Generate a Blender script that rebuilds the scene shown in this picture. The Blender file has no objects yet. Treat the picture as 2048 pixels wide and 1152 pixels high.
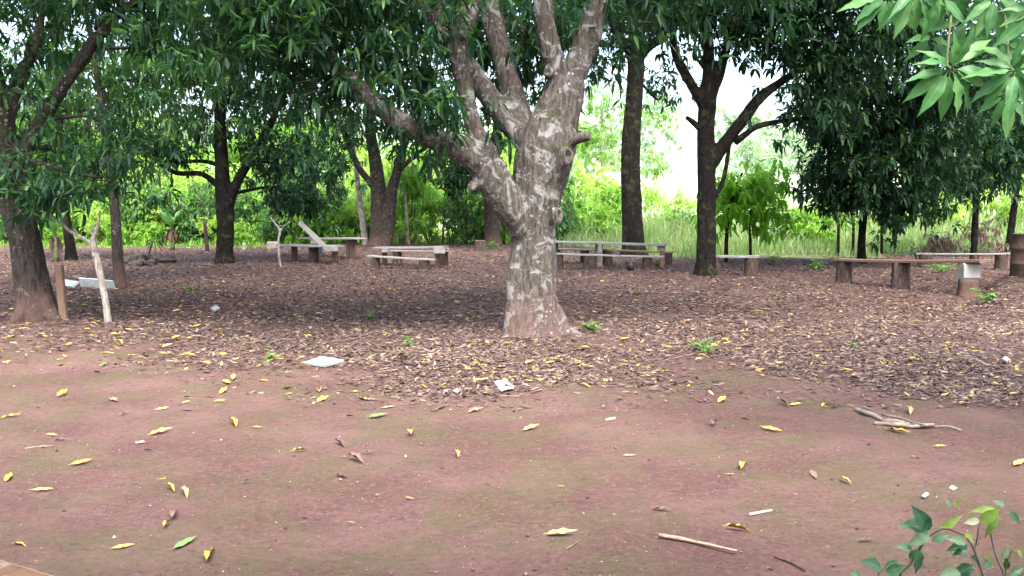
import bpy, math, random
import numpy as np
from mathutils import Vector, Matrix, noise as mnoise

random.seed(7)
RNG = np.random.default_rng(7)
scene = bpy.context.scene
COL = scene.collection
R = math.radians

# ------------------------------------------------------------------ camera, sky, sun, exposure
CAM_H = 1.65
FPX = 1774.0                    # focal length in pixels of the 2048 px wide photograph
HORIZON = 410.0
PITCH = math.atan((576.0 - HORIZON) / FPX)
cam_d = bpy.data.cameras.new('camera')
cam_d.sensor_width = 36.0
cam_d.lens = 36.0 * FPX / 2048.0
cam_d.clip_start = 0.05
cam_d.clip_end = 2000.0
cam = bpy.data.objects.new('camera', cam_d)
COL.objects.link(cam)
cam.location = (0, 0, CAM_H)
cam.rotation_euler = (math.pi / 2 - PITCH, 0, 0)
scene.camera = cam

SUN_EL, SUN_AZ = R(58), R(168)   # azimuth clockwise from +Y (ahead of the camera)
world = bpy.data.worlds.new('World')
scene.world = world
world.use_nodes = True
wn = world.node_tree
for n in list(wn.nodes):
    wn.nodes.remove(n)
w_out = wn.nodes.new('ShaderNodeOutputWorld')
w_bg = wn.nodes.new('ShaderNodeBackground')
w_sky = wn.nodes.new('ShaderNodeTexSky')
w_sky.sky_type = 'NISHITA'
w_sky.sun_disc = False
w_sky.sun_elevation = SUN_EL
w_sky.sun_rotation = SUN_AZ
w_sky.air_density = 1.0
w_sky.dust_density = 6.0
w_sky.ozone_density = 1.0
w_hsv = wn.nodes.new('ShaderNodeHueSaturation')
w_hsv.inputs['Saturation'].default_value = 1.0
wn.links.new(w_sky.outputs[0], w_hsv.inputs['Color'])
wn.links.new(w_hsv.outputs[0], w_bg.inputs['Color'])
w_bg.inputs['Strength'].default_value = 0.15
wn.links.new(w_bg.outputs[0], w_out.inputs['Surface'])

sun_d = bpy.data.lights.new('sun', 'SUN')
sun_d.energy = 1.1
sun_d.angle = R(30)
sun_d.color = (1.0, 0.985, 0.965)
sun = bpy.data.objects.new('sun', sun_d)
COL.objects.link(sun)
_sd = Vector((math.sin(SUN_AZ) * math.cos(SUN_EL), math.cos(SUN_AZ) * math.cos(SUN_EL), math.sin(SUN_EL)))
sun.rotation_euler = (-_sd).to_track_quat('-Z', 'Y').to_euler()
sun.location = (0, 0, 60)

vs = scene.view_settings
vs.view_transform = 'Standard'
vs.look = 'None'
vs.gamma = 1.0
vs.use_curve_mapping = False
vs.exposure = 2.8
scene.cycles.max_bounces = 7
scene.cycles.diffuse_bounces = 4
scene.cycles.glossy_bounces = 2
scene.cycles.transmission_bounces = 4
scene.cycles.volume_bounces = 0
scene.cycles.caustics_reflective = False
scene.cycles.caustics_refractive = False

# ------------------------------------------------------------------ picture -> place
SP, CP = math.sin(PITCH), math.cos(PITCH)


def ray(px, py):
    u = (px - 1024.0) / FPX
    v = (576.0 - py) / FPX
    return (u, CP + v * SP, -SP + v * CP)


def P(px, py, d):
    """the point seen at (px, py) whose distance ahead (world y) is d"""
    r = ray(px, py)
    k = d / r[1]
    return Vector((r[0] * k, d, CAM_H + r[2] * k))


def project(p):
    p = np.asarray(p, float)
    x, y, z = p[..., 0], p[..., 1], p[..., 2] - CAM_H
    dep = y * CP - z * SP
    dep = np.where(dep < 0.05, 0.05, dep)
    return 1024 + FPX * x / dep, 576 - FPX * (y * SP + z * CP) / dep, dep


def smooth01(t):
    t = np.clip(t, 0, 1)
    return t * t * (3 - 2 * t)


TREE_MOUNDS = [(0.28, 11.5, 1.2, 0.03), (-6.9, 12.9, 1.1, 0.03)]


def terrain(x, y):
    x = np.asarray(x, float)
    y = np.asarray(y, float)
    h = 0.018 * np.sin(x * 0.9 + 1.3) * np.cos(y * 0.7) + 0.012 * np.sin(x * 2.3 + y * 1.7) + 0.008 * np.cos(y * 3.1 - x * 1.1 + 2)
    for mx, my, s, a in TREE_MOUNDS:
        h = h + a * np.exp(-((x - mx) ** 2 + (y - my) ** 2) / (2 * s * s))
    # low earth terrace at the side of the yard
    ex = 6.66 + (y - 12.7) * (9.9 - 6.66) / 5.6
    t = smooth01((x - ex) / 0.35) * smooth01((y - 12.0) / 4.5) * (1 - smooth01((y - 18.6) / 0.5))
    h = h + 0.24 * t
    # ground falls a little behind the yard and climbs to a far hillside
    far = smooth01((y - 34) / 25.0)
    h = h - 0.5 * far * smooth01((x + 30) / 25)
    hill = np.clip((np.hypot(x, y) - 85.0) / 160.0, 0, 1.4)
    h = h + np.where(y > 0, 1.0, 0.2) * 22.0 * hill ** 1.3 * (0.8 + 0.2 * np.sin(x * 0.02 + 1))
    return h


def hz(x, y):
    return float(terrain(x, y))


def G(px, py):
    """the ground point seen at (px, py)"""
    r = ray(px, py)
    z = 0.0
    for _ in range(6):
        k = (z - CAM_H) / r[2]
        z = hz(r[0] * k, r[1] * k)
    return Vector((r[0] * k, r[1] * k, z))


_b = [(-500, 690), (0, 697), (150, 702), (330, 722), (470, 737), (600, 765), (760, 782), (900, 790), (1020, 800), (1120, 785), (1250, 768),
      (1400, 760), (1560, 765), (1700, 775), (1850, 800), (2048, 850), (2500, 940)]
_bp = [G(*q) for q in _b]
BX = np.array([p.x for p in _bp])
BY = np.array([p.y for p in _bp])


def litter_depth(x, y):
    """metres past the edge of the leaf litter (negative: bare soil)"""
    return np.asarray(y) - np.interp(x, BX, BY)


# ------------------------------------------------------------------ materials
def new_mat(name):
    m = bpy.data.materials.new(name)
    m.use_nodes = True
    nt = m.node_tree
    for n in list(nt.nodes):
        nt.nodes.remove(n)
    out = nt.nodes.new('ShaderNodeOutputMaterial')
    return m, nt, out


def N(nt, kind, **kw):
    n = nt.nodes.new(kind)
    for k, v in kw.items():
        if k.startswith('i_'):
            n.inputs[k[2:].replace('_', ' ')].default_value = v
        else:
            setattr(n, k, v)
    return n


def ramp(nt, stops, interp='LINEAR'):
    n = nt.nodes.new('ShaderNodeValToRGB')
    n.color_ramp.interpolation = interp
    el = n.color_ramp.elements
    while len(el) < len(stops):
        el.new(0.5)
    for e, (p, c) in zip(el, stops):
        e.position = p
        e.color = (c[0], c[1], c[2], 1) if not isinstance(c, (int, float)) else (c, c, c, 1)
    return n


def mixc(nt, fac, a, b, blend='MIX'):
    n = nt.nodes.new('ShaderNodeMix')
    n.data_type = 'RGBA'
    n.blend_type = blend
    for sock, val in ((n.inputs[0], fac), (n.inputs[6], a), (n.inputs[7], b)):
        if hasattr(val, 'is_linked'):
            nt.links.new(val, sock)
        elif isinstance(val, (int, float)):
            sock.default_value = val
        else:
            sock.default_value = (val[0], val[1], val[2], 1)
    return n.outputs[2]


def noise_tex(nt, vec, scale, detail=4, rough=0.6, out='Fac', dist=0.0):
    n = N(nt, 'ShaderNodeTexNoise')
    n.inputs['Scale'].default_value = scale
    n.inputs['Detail'].default_value = detail
    n.inputs['Roughness'].default_value = rough
    n.inputs['Distortion'].default_value = dist
    if vec is not None:
        nt.links.new(vec, n.inputs['Vector'])
    return n.outputs[out]


def step(nt, val, lo, hi):
    n = N(nt, 'ShaderNodeMapRange')
    n.interpolation_type = 'SMOOTHSTEP'
    n.inputs['From Min'].default_value = lo
    n.inputs['From Max'].default_value = hi
    nt.links.new(val, n.inputs['Value'])
    return n.outputs['Result']


def mathn(nt, op, a, b=None):
    n = N(nt, 'ShaderNodeMath', operation=op)
    for s, v in ((n.inputs[0], a), (n.inputs[1], b)):
        if v is None:
            continue
        if hasattr(v, 'is_linked'):
            nt.links.new(v, s)
        else:
            s.default_value = v
    return n.outputs[0]


def bump(nt, height, strength, dist):
    n = N(nt, 'ShaderNodeBump')
    n.inputs['Strength'].default_value = strength
    n.inputs['Distance'].default_value = dist
    nt.links.new(height, n.inputs['Height'])
    return n.outputs['Normal']


def leaf_mat(name, stops, trans, gloss=0.35, trans_w=0.4, per='island', rib=False, spec=0.14):
    """leaf: colour varies leaf by leaf, waxy coat, light passes through"""
    m, nt, out = new_mat(name)
    if per == 'island':
        rnd = N(nt, 'ShaderNodeNewGeometry').outputs['Random Per Island']
    else:
        rnd = N(nt, 'ShaderNodeObjectInfo').outputs['Random']
    cr = ramp(nt, stops)
    nt.links.new(rnd, cr.inputs[0])
    col = cr.outputs[0]
    if rib:
        uv = N(nt, 'ShaderNodeUVMap')
        sep = N(nt, 'ShaderNodeSeparateXYZ')
        nt.links.new(uv.outputs[0], sep.inputs[0])
        d = mathn(nt, 'ABSOLUTE', mathn(nt, 'SUBTRACT', sep.outputs[0], 0.5))
        ribf = mathn(nt, 'SUBTRACT', 1.0, step(nt, d, 0.015, 0.06))
        col = mixc(nt, mathn(nt, 'MULTIPLY', ribf, 0.42), col, (0.20, 0.30, 0.12))
        vein = N(nt, 'ShaderNodeTexWave', wave_type='BANDS', bands_direction='Y')
        comb = N(nt, 'ShaderNodeCombineXYZ')
        nt.links.new(mathn(nt, 'SUBTRACT', mathn(nt, 'MULTIPLY', sep.outputs[1], 1.0), mathn(nt, 'MULTIPLY', d, 0.35)), comb.inputs[1])
        vein.inputs['Scale'].default_value = 6.0
        nt.links.new(comb.outputs[0], vein.inputs['Vector'])
        col = mixc(nt, mathn(nt, 'MULTIPLY', step(nt, vein.outputs['Fac'], 0.8, 1.0), 0.12), col, (0.16, 0.26, 0.10))
        tcl = N(nt, 'ShaderNodeTexCoord')
        oil = N(nt, 'ShaderNodeObjectInfo')
        mpl = N(nt, 'ShaderNodeMapping')
        nt.links.new(tcl.outputs['Object'], mpl.inputs['Vector'])
        nt.links.new(oil.outputs['Location'], mpl.inputs['Location'])
        blot = noise_tex(nt, mpl.outputs[0], 7.0, 5, 0.7)
        col = mixc(nt, mathn(nt, 'MULTIPLY', step(nt, blot, 0.45, 0.75), 0.5), col, (0.03, 0.07, 0.03))
        spots = noise_tex(nt, mpl.outputs[0], 22.0, 3, 0.6)
        col = mixc(nt, mathn(nt, 'MULTIPLY', step(nt, spots, 0.66, 0.72), 0.7), col, (0.09, 0.065, 0.03))
    bs = N(nt, 'ShaderNodeBsdfPrincipled')
    nt.links.new(col, bs.inputs['Base Color'])
    bs.inputs['Roughness'].default_value = gloss
    bs.inputs['Specular IOR Level'].default_value = spec
    tr = N(nt, 'ShaderNodeBsdfTranslucent')
    tr.inputs['Color'].default_value = (*trans, 1)
    mx = N(nt, 'ShaderNodeMixShader')
    mx.inputs[0].default_value = trans_w
    nt.links.new(bs.outputs[0], mx.inputs[1])
    nt.links.new(tr.outputs[0], mx.inputs[2])
    nt.links.new(mx.outputs[0], out.inputs[0])
    return m


def plain_mat(name, c1, c2, scale=6.0, rough=0.85, bump_s=0.3, bump_d=0.01, stretch=(1, 1, 1), c3=None, lo=0.35, hi=0.65):
    m, nt, out = new_mat(name)
    tc = N(nt, 'ShaderNodeTexCoord')
    mp = N(nt, 'ShaderNodeMapping')
    mp.inputs['Scale'].default_value = stretch
    nt.links.new(tc.outputs['Object'], mp.inputs['Vector'])
    oi = N(nt, 'ShaderNodeObjectInfo')
    nt.links.new(oi.outputs['Random'], mp.inputs['Location'])
    n1 = noise_tex(nt, mp.outputs[0], scale, 6, 0.65)
    col = mixc(nt, step(nt, n1, lo, hi), c1, c2)
    if c3 is not None:
        n2 = noise_tex(nt, mp.outputs[0], scale * 0.35, 3, 0.6)
        col = mixc(nt, step(nt, n2, 0.52, 0.66), col, c3)
    hv = N(nt, 'ShaderNodeHueSaturation')
    nt.links.new(col, hv.inputs['Color'])
    nt.links.new(mathn(nt, 'ADD', mathn(nt, 'MULTIPLY', oi.outputs['Random'], 0.18), 0.42), hv.inputs['Value'])
    bs = N(nt, 'ShaderNodeBsdfPrincipled')
    nt.links.new(hv.outputs[0], bs.inputs['Base Color'])
    bs.inputs['Roughness'].default_value = rough
    bs.inputs['Specular IOR Level'].default_value = 0.15 if rough > 0.7 else 0.4
    n3 = noise_tex(nt, mp.outputs[0], scale * 4, 4, 0.6)
    nt.links.new(bump(nt, n3, bump_s, bump_d), bs.inputs['Normal'])
    nt.links.new(bs.outputs[0], out.inputs[0])
    return m


def bark_mat(name, base, dark, lichen, lichen_amt, moss_amt, soil=True, dots=0.85):
    """old mango bark: vertical cracks, pale lichen patches, moss, red soil splashed on the foot"""
    m, nt, out = new_mat(name)
    tc = N(nt, 'ShaderNodeTexCoord')
    v = tc.outputs['Object']
    mp = N(nt, 'ShaderNodeMapping')
    mp.inputs['Scale'].default_value = (1, 1, 0.22)
    nt.links.new(v, mp.inputs['Vector'])
    fine = noise_tex(nt, mp.outputs[0], 26, 6, 0.7)
    big = noise_tex(nt, v, 3.2, 5, 0.65)
    col = mixc(nt, step(nt, fine, 0.36, 0.62), dark, base)
    col = mixc(nt, step(nt, big, 0.45, 0.68), col, tuple(c * 0.55 for c in base))
    # moss
    mossn = noise_tex(nt, v, 4.3, 6, 0.7, dist=0.3)
    col = mixc(nt, mathn(nt, 'MULTIPLY', step(nt, mossn, 0.60 - moss_amt, 0.72 - moss_amt), 0.7), col, (0.045, 0.055, 0.022))
    # broad pale lichen sheets with ragged edges
    ln = noise_tex(nt, v, 4.6, 10, 0.74, dist=0.9)
    lf = step(nt, ln, 0.595 - lichen_amt, 0.675 - lichen_amt)
    col = mixc(nt, mathn(nt, 'MULTIPLY', lf, 0.72), col, lichen)
    # small round lichen dots
    vo = N(nt, 'ShaderNodeTexVoronoi')
    vo.inputs['Scale'].default_value = 19
    vo.inputs['Randomness'].default_value = 1.0
    mp2 = N(nt, 'ShaderNodeMapping')
    nt.links.new(v, mp2.inputs['Vector'])
    nt.links.new(mp2.outputs[0], vo.inputs['Vector'])
    sepc = N(nt, 'ShaderNodeSeparateColor')
    nt.links.new(vo.outputs['Color'], sepc.inputs[0])
    rad = mathn(nt, 'MULTIPLY', mathn(nt, 'POWER', sepc.outputs[0], 3.0), 0.42)
    wob = mathn(nt, 'ADD', vo.outputs['Distance'], mathn(nt, 'MULTIPLY', mathn(nt, 'SUBTRACT', fine, 0.5), 0.35))
    dot = mathn(nt, 'LESS_THAN', wob, rad)
    gate = step(nt, noise_tex(nt, v, 1.7, 2, 0.5), 0.47, 0.56)
    col = mixc(nt, mathn(nt, 'MULTIPLY', mathn(nt, 'MULTIPLY', dot, gate), dots), col, tuple(c * 1.5 for c in lichen))
    if soil:
        sep = N(nt, 'ShaderNodeSeparateXYZ')
        nt.links.new(v, sep.inputs[0])
        zz = mathn(nt, 'ADD', sep.outputs[2], mathn(nt, 'MULTIPLY', mathn(nt, 'SUBTRACT', big, 0.5), 0.8))
        sf = mathn(nt, 'SUBTRACT', 1.0, step(nt, zz, 0.1, 0.75))
        col = mixc(nt, mathn(nt, 'MULTIPLY', sf, 0.5), col, (0.105, 0.062, 0.053))
    bs = N(nt, 'ShaderNodeBsdfPrincipled')
    nt.links.new(col, bs.inputs['Base Color'])
    bs.inputs['Roughness'].default_value = 0.9
    bs.inputs['Specular IOR Level'].default_value = 0.08
    hgt = mathn(nt, 'ADD', fine, mathn(nt, 'MULTIPLY', lf, 0.15))
    nt.links.new(bump(nt, hgt, 1.0, 0.045), bs.inputs['Normal'])
    nt.links.new(bs.outputs[0], out.inputs[0])
    return m


def ground_mat():
    m, nt, out = new_mat('ground')
    geo = N(nt, 'ShaderNodeNewGeometry')
    v = geo.outputs['Position']
    at = N(nt, 'ShaderNodeAttribute', attribute_name='litter')
    ag = N(nt, 'ShaderNodeAttribute', attribute_name='green')
    n_big = noise_tex(nt, v, 0.9, 5, 0.6)
    n_mid = noise_tex(nt, v, 5.0, 6, 0.65)
    n_fine = noise_tex(nt, v, 75.0, 8, 0.8)
    soil = mixc(nt, step(nt, n_big, 0.35, 0.68), (0.082, 0.044, 0.040), (0.126, 0.075, 0.068))
    soil = mixc(nt, mathn(nt, 'MULTIPLY', step(nt, n_mid, 0.42, 0.7), 0.5), soil, (0.068, 0.047, 0.043))
    soil = mixc(nt, mathn(nt, 'MULTIPLY', step(nt, n_fine, 0.48, 0.70), 0.65), soil, (0.135, 0.089, 0.078))
    soil = mixc(nt, mathn(nt, 'MULTIPLY', mathn(nt, 'SUBTRACT', 1.0, step(nt, n_fine, 0.30, 0.44)), 0.75), soil, (0.052, 0.030, 0.026))
    n_spk = noise_tex(nt, v, 27.0, 4, 0.75)
    soil = mixc(nt, mathn(nt, 'MULTIPLY', step(nt, n_spk, 0.52, 0.66), 0.6), soil, (0.152, 0.100, 0.091))
    soil = mixc(nt, mathn(nt, 'MULTIPLY', mathn(nt, 'SUBTRACT', 1.0, step(nt, n_spk, 0.33, 0.44)), 0.7), soil, (0.050, 0.028, 0.025))
    # thin green algae / moss film in ragged patches
    mo = noise_tex(nt, v, 1.5, 7, 0.72, dist=0.6)
    mo2 = noise_tex(nt, v, 24.0, 6, 0.8)
    mf = mathn(nt, 'MULTIPLY', step(nt, mo, 0.42, 0.62), step(nt, mo2, 0.38, 0.56))
    soil = mixc(nt, mathn(nt, 'MULTIPLY', mf, 0.55), soil, (0.070, 0.082, 0.033))
    # pale grit
    vo = N(nt, 'ShaderNodeTexVoronoi')
    vo.inputs['Scale'].default_value = 14
    nt.links.new(v, vo.inputs['Vector'])
    sc = N(nt, 'ShaderNodeSeparateColor')
    nt.links.new(vo.outputs['Color'], sc.inputs[0])
    gr = mathn(nt, 'LESS_THAN', vo.outputs['Distance'], mathn(nt, 'MULTIPLY', mathn(nt, 'POWER', sc.outputs[1], 6.0), 0.16))
    soil = mixc(nt, mathn(nt, 'MULTIPLY', gr, 0.75), soil, (0.20, 0.16, 0.145))
    # mould and crumbled leaves under the litter
    ln = noise_tex(nt, v, 16.0, 6, 0.75)
    lit = mixc(nt, step(nt, ln, 0.36, 0.62), (0.048, 0.030, 0.026), (0.105, 0.068, 0.058))
    edge = mathn(nt, 'ADD', at.outputs['Fac'], mathn(nt, 'MULTIPLY', mathn(nt, 'SUBTRACT', n_mid, 0.5), 0.9))
    col = mixc(nt, step(nt, edge, 0.35, 0.75), soil, lit)
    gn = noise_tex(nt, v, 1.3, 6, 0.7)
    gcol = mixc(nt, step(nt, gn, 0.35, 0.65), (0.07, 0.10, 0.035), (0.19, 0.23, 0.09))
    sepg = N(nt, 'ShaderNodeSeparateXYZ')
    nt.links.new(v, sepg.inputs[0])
    gcol = mixc(nt, step(nt, sepg.outputs[1], 70.0, 110.0), gcol, mixc(nt, step(nt, gn, 0.4, 0.6), (0.22, 0.28, 0.19), (0.36, 0.40, 0.30)))  # far ground paled with distance: washed-out haze put into the colour
    gedge = mathn(nt, 'ADD', ag.outputs['Fac'], mathn(nt, 'MULTIPLY', mathn(nt, 'SUBTRACT', n_big, 0.5), 0.8))
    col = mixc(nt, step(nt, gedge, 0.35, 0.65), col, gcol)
    bs = N(nt, 'ShaderNodeBsdfPrincipled')
    nt.links.new(col, bs.inputs['Base Color'])
    bs.inputs['Roughness'].default_value = 0.95
    bs.inputs['Specular IOR Level'].default_value = 0.08
    n_clod = noise_tex(nt, v, 19.0, 5, 0.7)
    hgt = mathn(nt, 'ADD', mathn(nt, 'ADD', n_mid, mathn(nt, 'MULTIPLY', n_clod, 0.7)), mathn(nt, 'MULTIPLY', n_fine, 0.35))
    nt.links.new(bump(nt, hgt, 0.9, 0.05), bs.inputs['Normal'])
    nt.links.new(bs.outputs[0], out.inputs[0])
    return m


M = {}
M['ground'] = ground_mat()
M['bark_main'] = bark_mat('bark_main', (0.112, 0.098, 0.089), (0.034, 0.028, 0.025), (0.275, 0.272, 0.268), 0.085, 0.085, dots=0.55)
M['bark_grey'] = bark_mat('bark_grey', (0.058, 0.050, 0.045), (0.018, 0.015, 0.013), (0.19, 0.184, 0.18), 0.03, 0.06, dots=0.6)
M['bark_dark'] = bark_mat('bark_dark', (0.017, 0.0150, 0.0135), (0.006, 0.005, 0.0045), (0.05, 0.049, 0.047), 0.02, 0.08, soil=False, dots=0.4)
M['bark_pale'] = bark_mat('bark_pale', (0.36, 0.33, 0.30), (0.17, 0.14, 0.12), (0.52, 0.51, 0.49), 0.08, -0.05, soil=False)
M['twig'] = plain_mat('twig', (0.09, 0.065, 0.045), (0.17, 0.13, 0.10), 14)
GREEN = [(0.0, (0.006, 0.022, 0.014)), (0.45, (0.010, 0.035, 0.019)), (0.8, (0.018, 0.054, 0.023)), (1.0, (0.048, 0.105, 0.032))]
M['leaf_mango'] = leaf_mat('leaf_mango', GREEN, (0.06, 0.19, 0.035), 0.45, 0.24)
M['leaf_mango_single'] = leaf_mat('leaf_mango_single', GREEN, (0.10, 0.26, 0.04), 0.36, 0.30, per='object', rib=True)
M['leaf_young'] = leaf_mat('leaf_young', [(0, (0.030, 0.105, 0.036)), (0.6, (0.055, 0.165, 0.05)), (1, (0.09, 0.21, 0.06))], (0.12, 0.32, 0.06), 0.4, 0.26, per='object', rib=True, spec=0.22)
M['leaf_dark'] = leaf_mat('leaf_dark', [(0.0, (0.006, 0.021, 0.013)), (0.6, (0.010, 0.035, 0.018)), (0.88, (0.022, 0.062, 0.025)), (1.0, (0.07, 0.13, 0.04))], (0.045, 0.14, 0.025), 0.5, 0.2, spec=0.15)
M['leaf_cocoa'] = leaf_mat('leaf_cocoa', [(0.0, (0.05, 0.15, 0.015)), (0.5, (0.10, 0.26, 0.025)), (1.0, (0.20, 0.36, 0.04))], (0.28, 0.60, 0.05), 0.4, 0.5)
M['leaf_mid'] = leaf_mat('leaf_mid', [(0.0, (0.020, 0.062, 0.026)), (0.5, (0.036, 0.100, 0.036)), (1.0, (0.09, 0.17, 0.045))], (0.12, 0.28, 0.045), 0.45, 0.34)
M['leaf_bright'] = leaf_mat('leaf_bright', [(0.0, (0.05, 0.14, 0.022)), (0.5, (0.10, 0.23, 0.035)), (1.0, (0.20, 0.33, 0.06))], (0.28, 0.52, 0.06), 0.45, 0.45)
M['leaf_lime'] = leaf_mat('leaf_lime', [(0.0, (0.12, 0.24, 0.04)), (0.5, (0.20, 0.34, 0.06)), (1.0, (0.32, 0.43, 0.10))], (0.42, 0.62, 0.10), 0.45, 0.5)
M['leaf_hazed'] = leaf_mat('leaf_hazed', [(0.0, (0.12, 0.20, 0.12)), (0.5, (0.20, 0.30, 0.18)), (1.0, (0.32, 0.40, 0.26))], (0.30, 0.45, 0.22), 0.5, 0.45)  # haze and overexposure of the far hillside painted into the leaf colour
M['grass'] = leaf_mat('grass', [(0.0, (0.05, 0.09, 0.035)), (0.4, (0.14, 0.21, 0.09)), (0.75, (0.25, 0.31, 0.17)), (1.0, (0.40, 0.38, 0.25))], (0.28, 0.45, 0.08), 0.5, 0.45)
M['weed'] = leaf_mat('weed', [(0.0, (0.05, 0.14, 0.035)), (1.0, (0.12, 0.26, 0.06))], (0.16, 0.36, 0.06), 0.45, 0.35)
LIT = [(0.0, (0.036, 0.023, 0.020)), (0.3, (0.062, 0.042, 0.037)), (0.6, (0.092, 0.064, 0.057)), (0.85, (0.135, 0.100, 0.087)), (0.96, (0.24, 0.19, 0.155)), (0.985, (0.34, 0.24, 0.05)), (1.0, (0.42, 0.31, 0.06))]
M['litter'] = leaf_mat('litter', LIT, (0.16, 0.10, 0.06), 0.6, 0.08)
M['dry_weed'] = leaf_mat('dry_weed', [(0, (0.12, 0.085, 0.065)), (1, (0.28, 0.21, 0.16))], (0.2, 0.15, 0.1), 0.8, 0.2)


def fallen_mat(name, a, b, rough=0.5):
    m, nt, out = new_mat(name)
    oi = N(nt, 'ShaderNodeObjectInfo')
    cr = ramp(nt, [(0, a), (1, b)])
    nt.links.new(oi.outputs['Random'], cr.inputs[0])
    tc = N(nt, 'ShaderNodeTexCoord')
    nz = noise_tex(nt, tc.outputs['Object'], 30, 4, 0.6)
    col = mixc(nt, mathn(nt, 'MULTIPLY', step(nt, nz, 0.52, 0.72), 0.6), cr.outputs[0], tuple(c * 0.42 for c in a))
    uv = N(nt, 'ShaderNodeUVMap')
    sep = N(nt, 'ShaderNodeSeparateXYZ')
    nt.links.new(uv.outputs[0], sep.inputs[0])
    d = mathn(nt, 'ABSOLUTE', mathn(nt, 'SUBTRACT', sep.outputs[0], 0.5))
    rib = mathn(nt, 'SUBTRACT', 1.0, step(nt, d, 0.02, 0.08))
    col = mixc(nt, mathn(nt, 'MULTIPLY', rib, 0.35), col, tuple(min(1, c * 1.35 + 0.06) for c in b))
    bs = N(nt, 'ShaderNodeBsdfPrincipled')
    nt.links.new(col, bs.inputs['Base Color'])
    bs.inputs['Roughness'].default_value = rough
    nt.links.new(bs.outputs[0], out.inputs[0])
    return m


M['fall_yellow'] = fallen_mat('fall_yellow', (0.34, 0.22, 0.028), (0.46, 0.36, 0.07))
M['fall_brown'] = fallen_mat('fall_brown', (0.055, 0.032, 0.025), (0.13, 0.080, 0.062), 0.7)
M['fall_tan'] = fallen_mat('fall_tan', (0.26, 0.135, 0.055), (0.34, 0.23, 0.12), 0.6)
M['fall_green'] = fallen_mat('fall_green', (0.07, 0.15, 0.04), (0.11, 0.19, 0.055), 0.5)
M['wood_grey'] = plain_mat('wood_grey', (0.30, 0.285, 0.265), (0.44, 0.425, 0.40), 7, 0.85, 0.4, 0.006, (1, 8, 8), (0.24, 0.23, 0.20))
M['wood_bluish'] = plain_mat('wood_bluish', (0.34, 0.38, 0.38), (0.48, 0.53, 0.53), 7, 0.8, 0.4, 0.006, (1, 8, 8), (0.26, 0.27, 0.25))
M['wood_pale'] = plain_mat('wood_pale', (0.50, 0.46, 0.41), (0.62, 0.59, 0.54), 7, 0.8, 0.3, 0.005, (1, 8, 8))
M['wood_red'] = plain_mat('wood_red', (0.11, 0.066, 0.05), (0.19, 0.12, 0.095), 9, 0.9, 0.5, 0.01, (6, 6, 1))
M['wood_stake'] = plain_mat('wood_stake', (0.23, 0.14, 0.10), (0.34, 0.23, 0.17), 9, 0.9, 0.5, 0.006, (8, 8, 1))
M['stump_bark'] = plain_mat('stump_bark', (0.06, 0.042, 0.035), (0.15, 0.105, 0.085), 12, 0.95, 0.9, 0.03, (5, 5, 1), (0.19, 0.17, 0.155))
M['stump_cut'] = plain_mat('stump_cut', (0.26, 0.215, 0.18), (0.40, 0.35, 0.30), 10, 0.9, 0.4, 0.01)
M['painted'] = plain_mat('painted', (0.33, 0.33, 0.31), (0.42, 0.42, 0.40), 8, 0.75, 0.2, 0.004, (1, 1, 1), (0.48, 0.47, 0.44))
M['cement'] = plain_mat('cement', (0.40, 0.46, 0.45), (0.56, 0.62, 0.60), 6, 0.85, 0.3, 0.006, (1, 1, 1), (0.34, 0.36, 0.34))
M['concrete'] = plain_mat('concrete', (0.36, 0.34, 0.31), (0.50, 0.48, 0.45), 6, 0.9, 0.5, 0.01, (1, 1, 1), (0.27, 0.24, 0.21))
M['rock'] = plain_mat('rock', (0.05, 0.043, 0.039), (0.13, 0.11, 0.10), 8, 0.95, 0.7, 0.02, (1, 1, 1), (0.13, 0.085, 0.07))
M['rust'] = plain_mat('rust', (0.085, 0.055, 0.042), (0.16, 0.105, 0.08), 7, 0.8, 0.3, 0.005, (1, 1, 1), (0.09, 0.10, 0.085))
M['black'] = plain_mat('black', (0.010, 0.010, 0.011), (0.03, 0.03, 0.03), 8, 0.5, 0.1, 0.002)
M['white'] = plain_mat('white', (0.58, 0.57, 0.55), (0.74, 0.73, 0.71), 12, 0.6, 0.15, 0.003)
M['stick'] = plain_mat('stick', (0.20, 0.16, 0.13), (0.42, 0.36, 0.31), 14, 0.9, 0.5, 0.006, (1, 6, 6))
M['stick_pale'] = plain_mat('stick_pale', (0.36, 0.26, 0.19), (0.48, 0.38, 0.30), 14, 0.8, 0.4, 0.004, (1, 6, 6))
M['stem_green'] = plain_mat('stem_green', (0.10, 0.14, 0.05), (0.20, 0.20, 0.10), 14)
M['stem_grey'] = plain_mat('stem_grey', (0.22, 0.18, 0.155), (0.36, 0.31, 0.28), 20)
M['tile_wood'] = plain_mat('tile_wood', (0.20, 0.095, 0.045), (0.30, 0.165, 0.09), 5, 0.3, 0.05, 0.001, (1, 14, 1), lo=0.3, hi=0.7)
M['tile_cream'] = plain_mat('tile_cream', (0.36, 0.28, 0.19), (0.42, 0.34, 0.24), 5, 0.3, 0.05, 0.001)
M['tile_brown'] = plain_mat('tile_brown', (0.09, 0.045, 0.025), (0.13, 0.07, 0.04), 5, 0.3, 0.05, 0.001)


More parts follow.
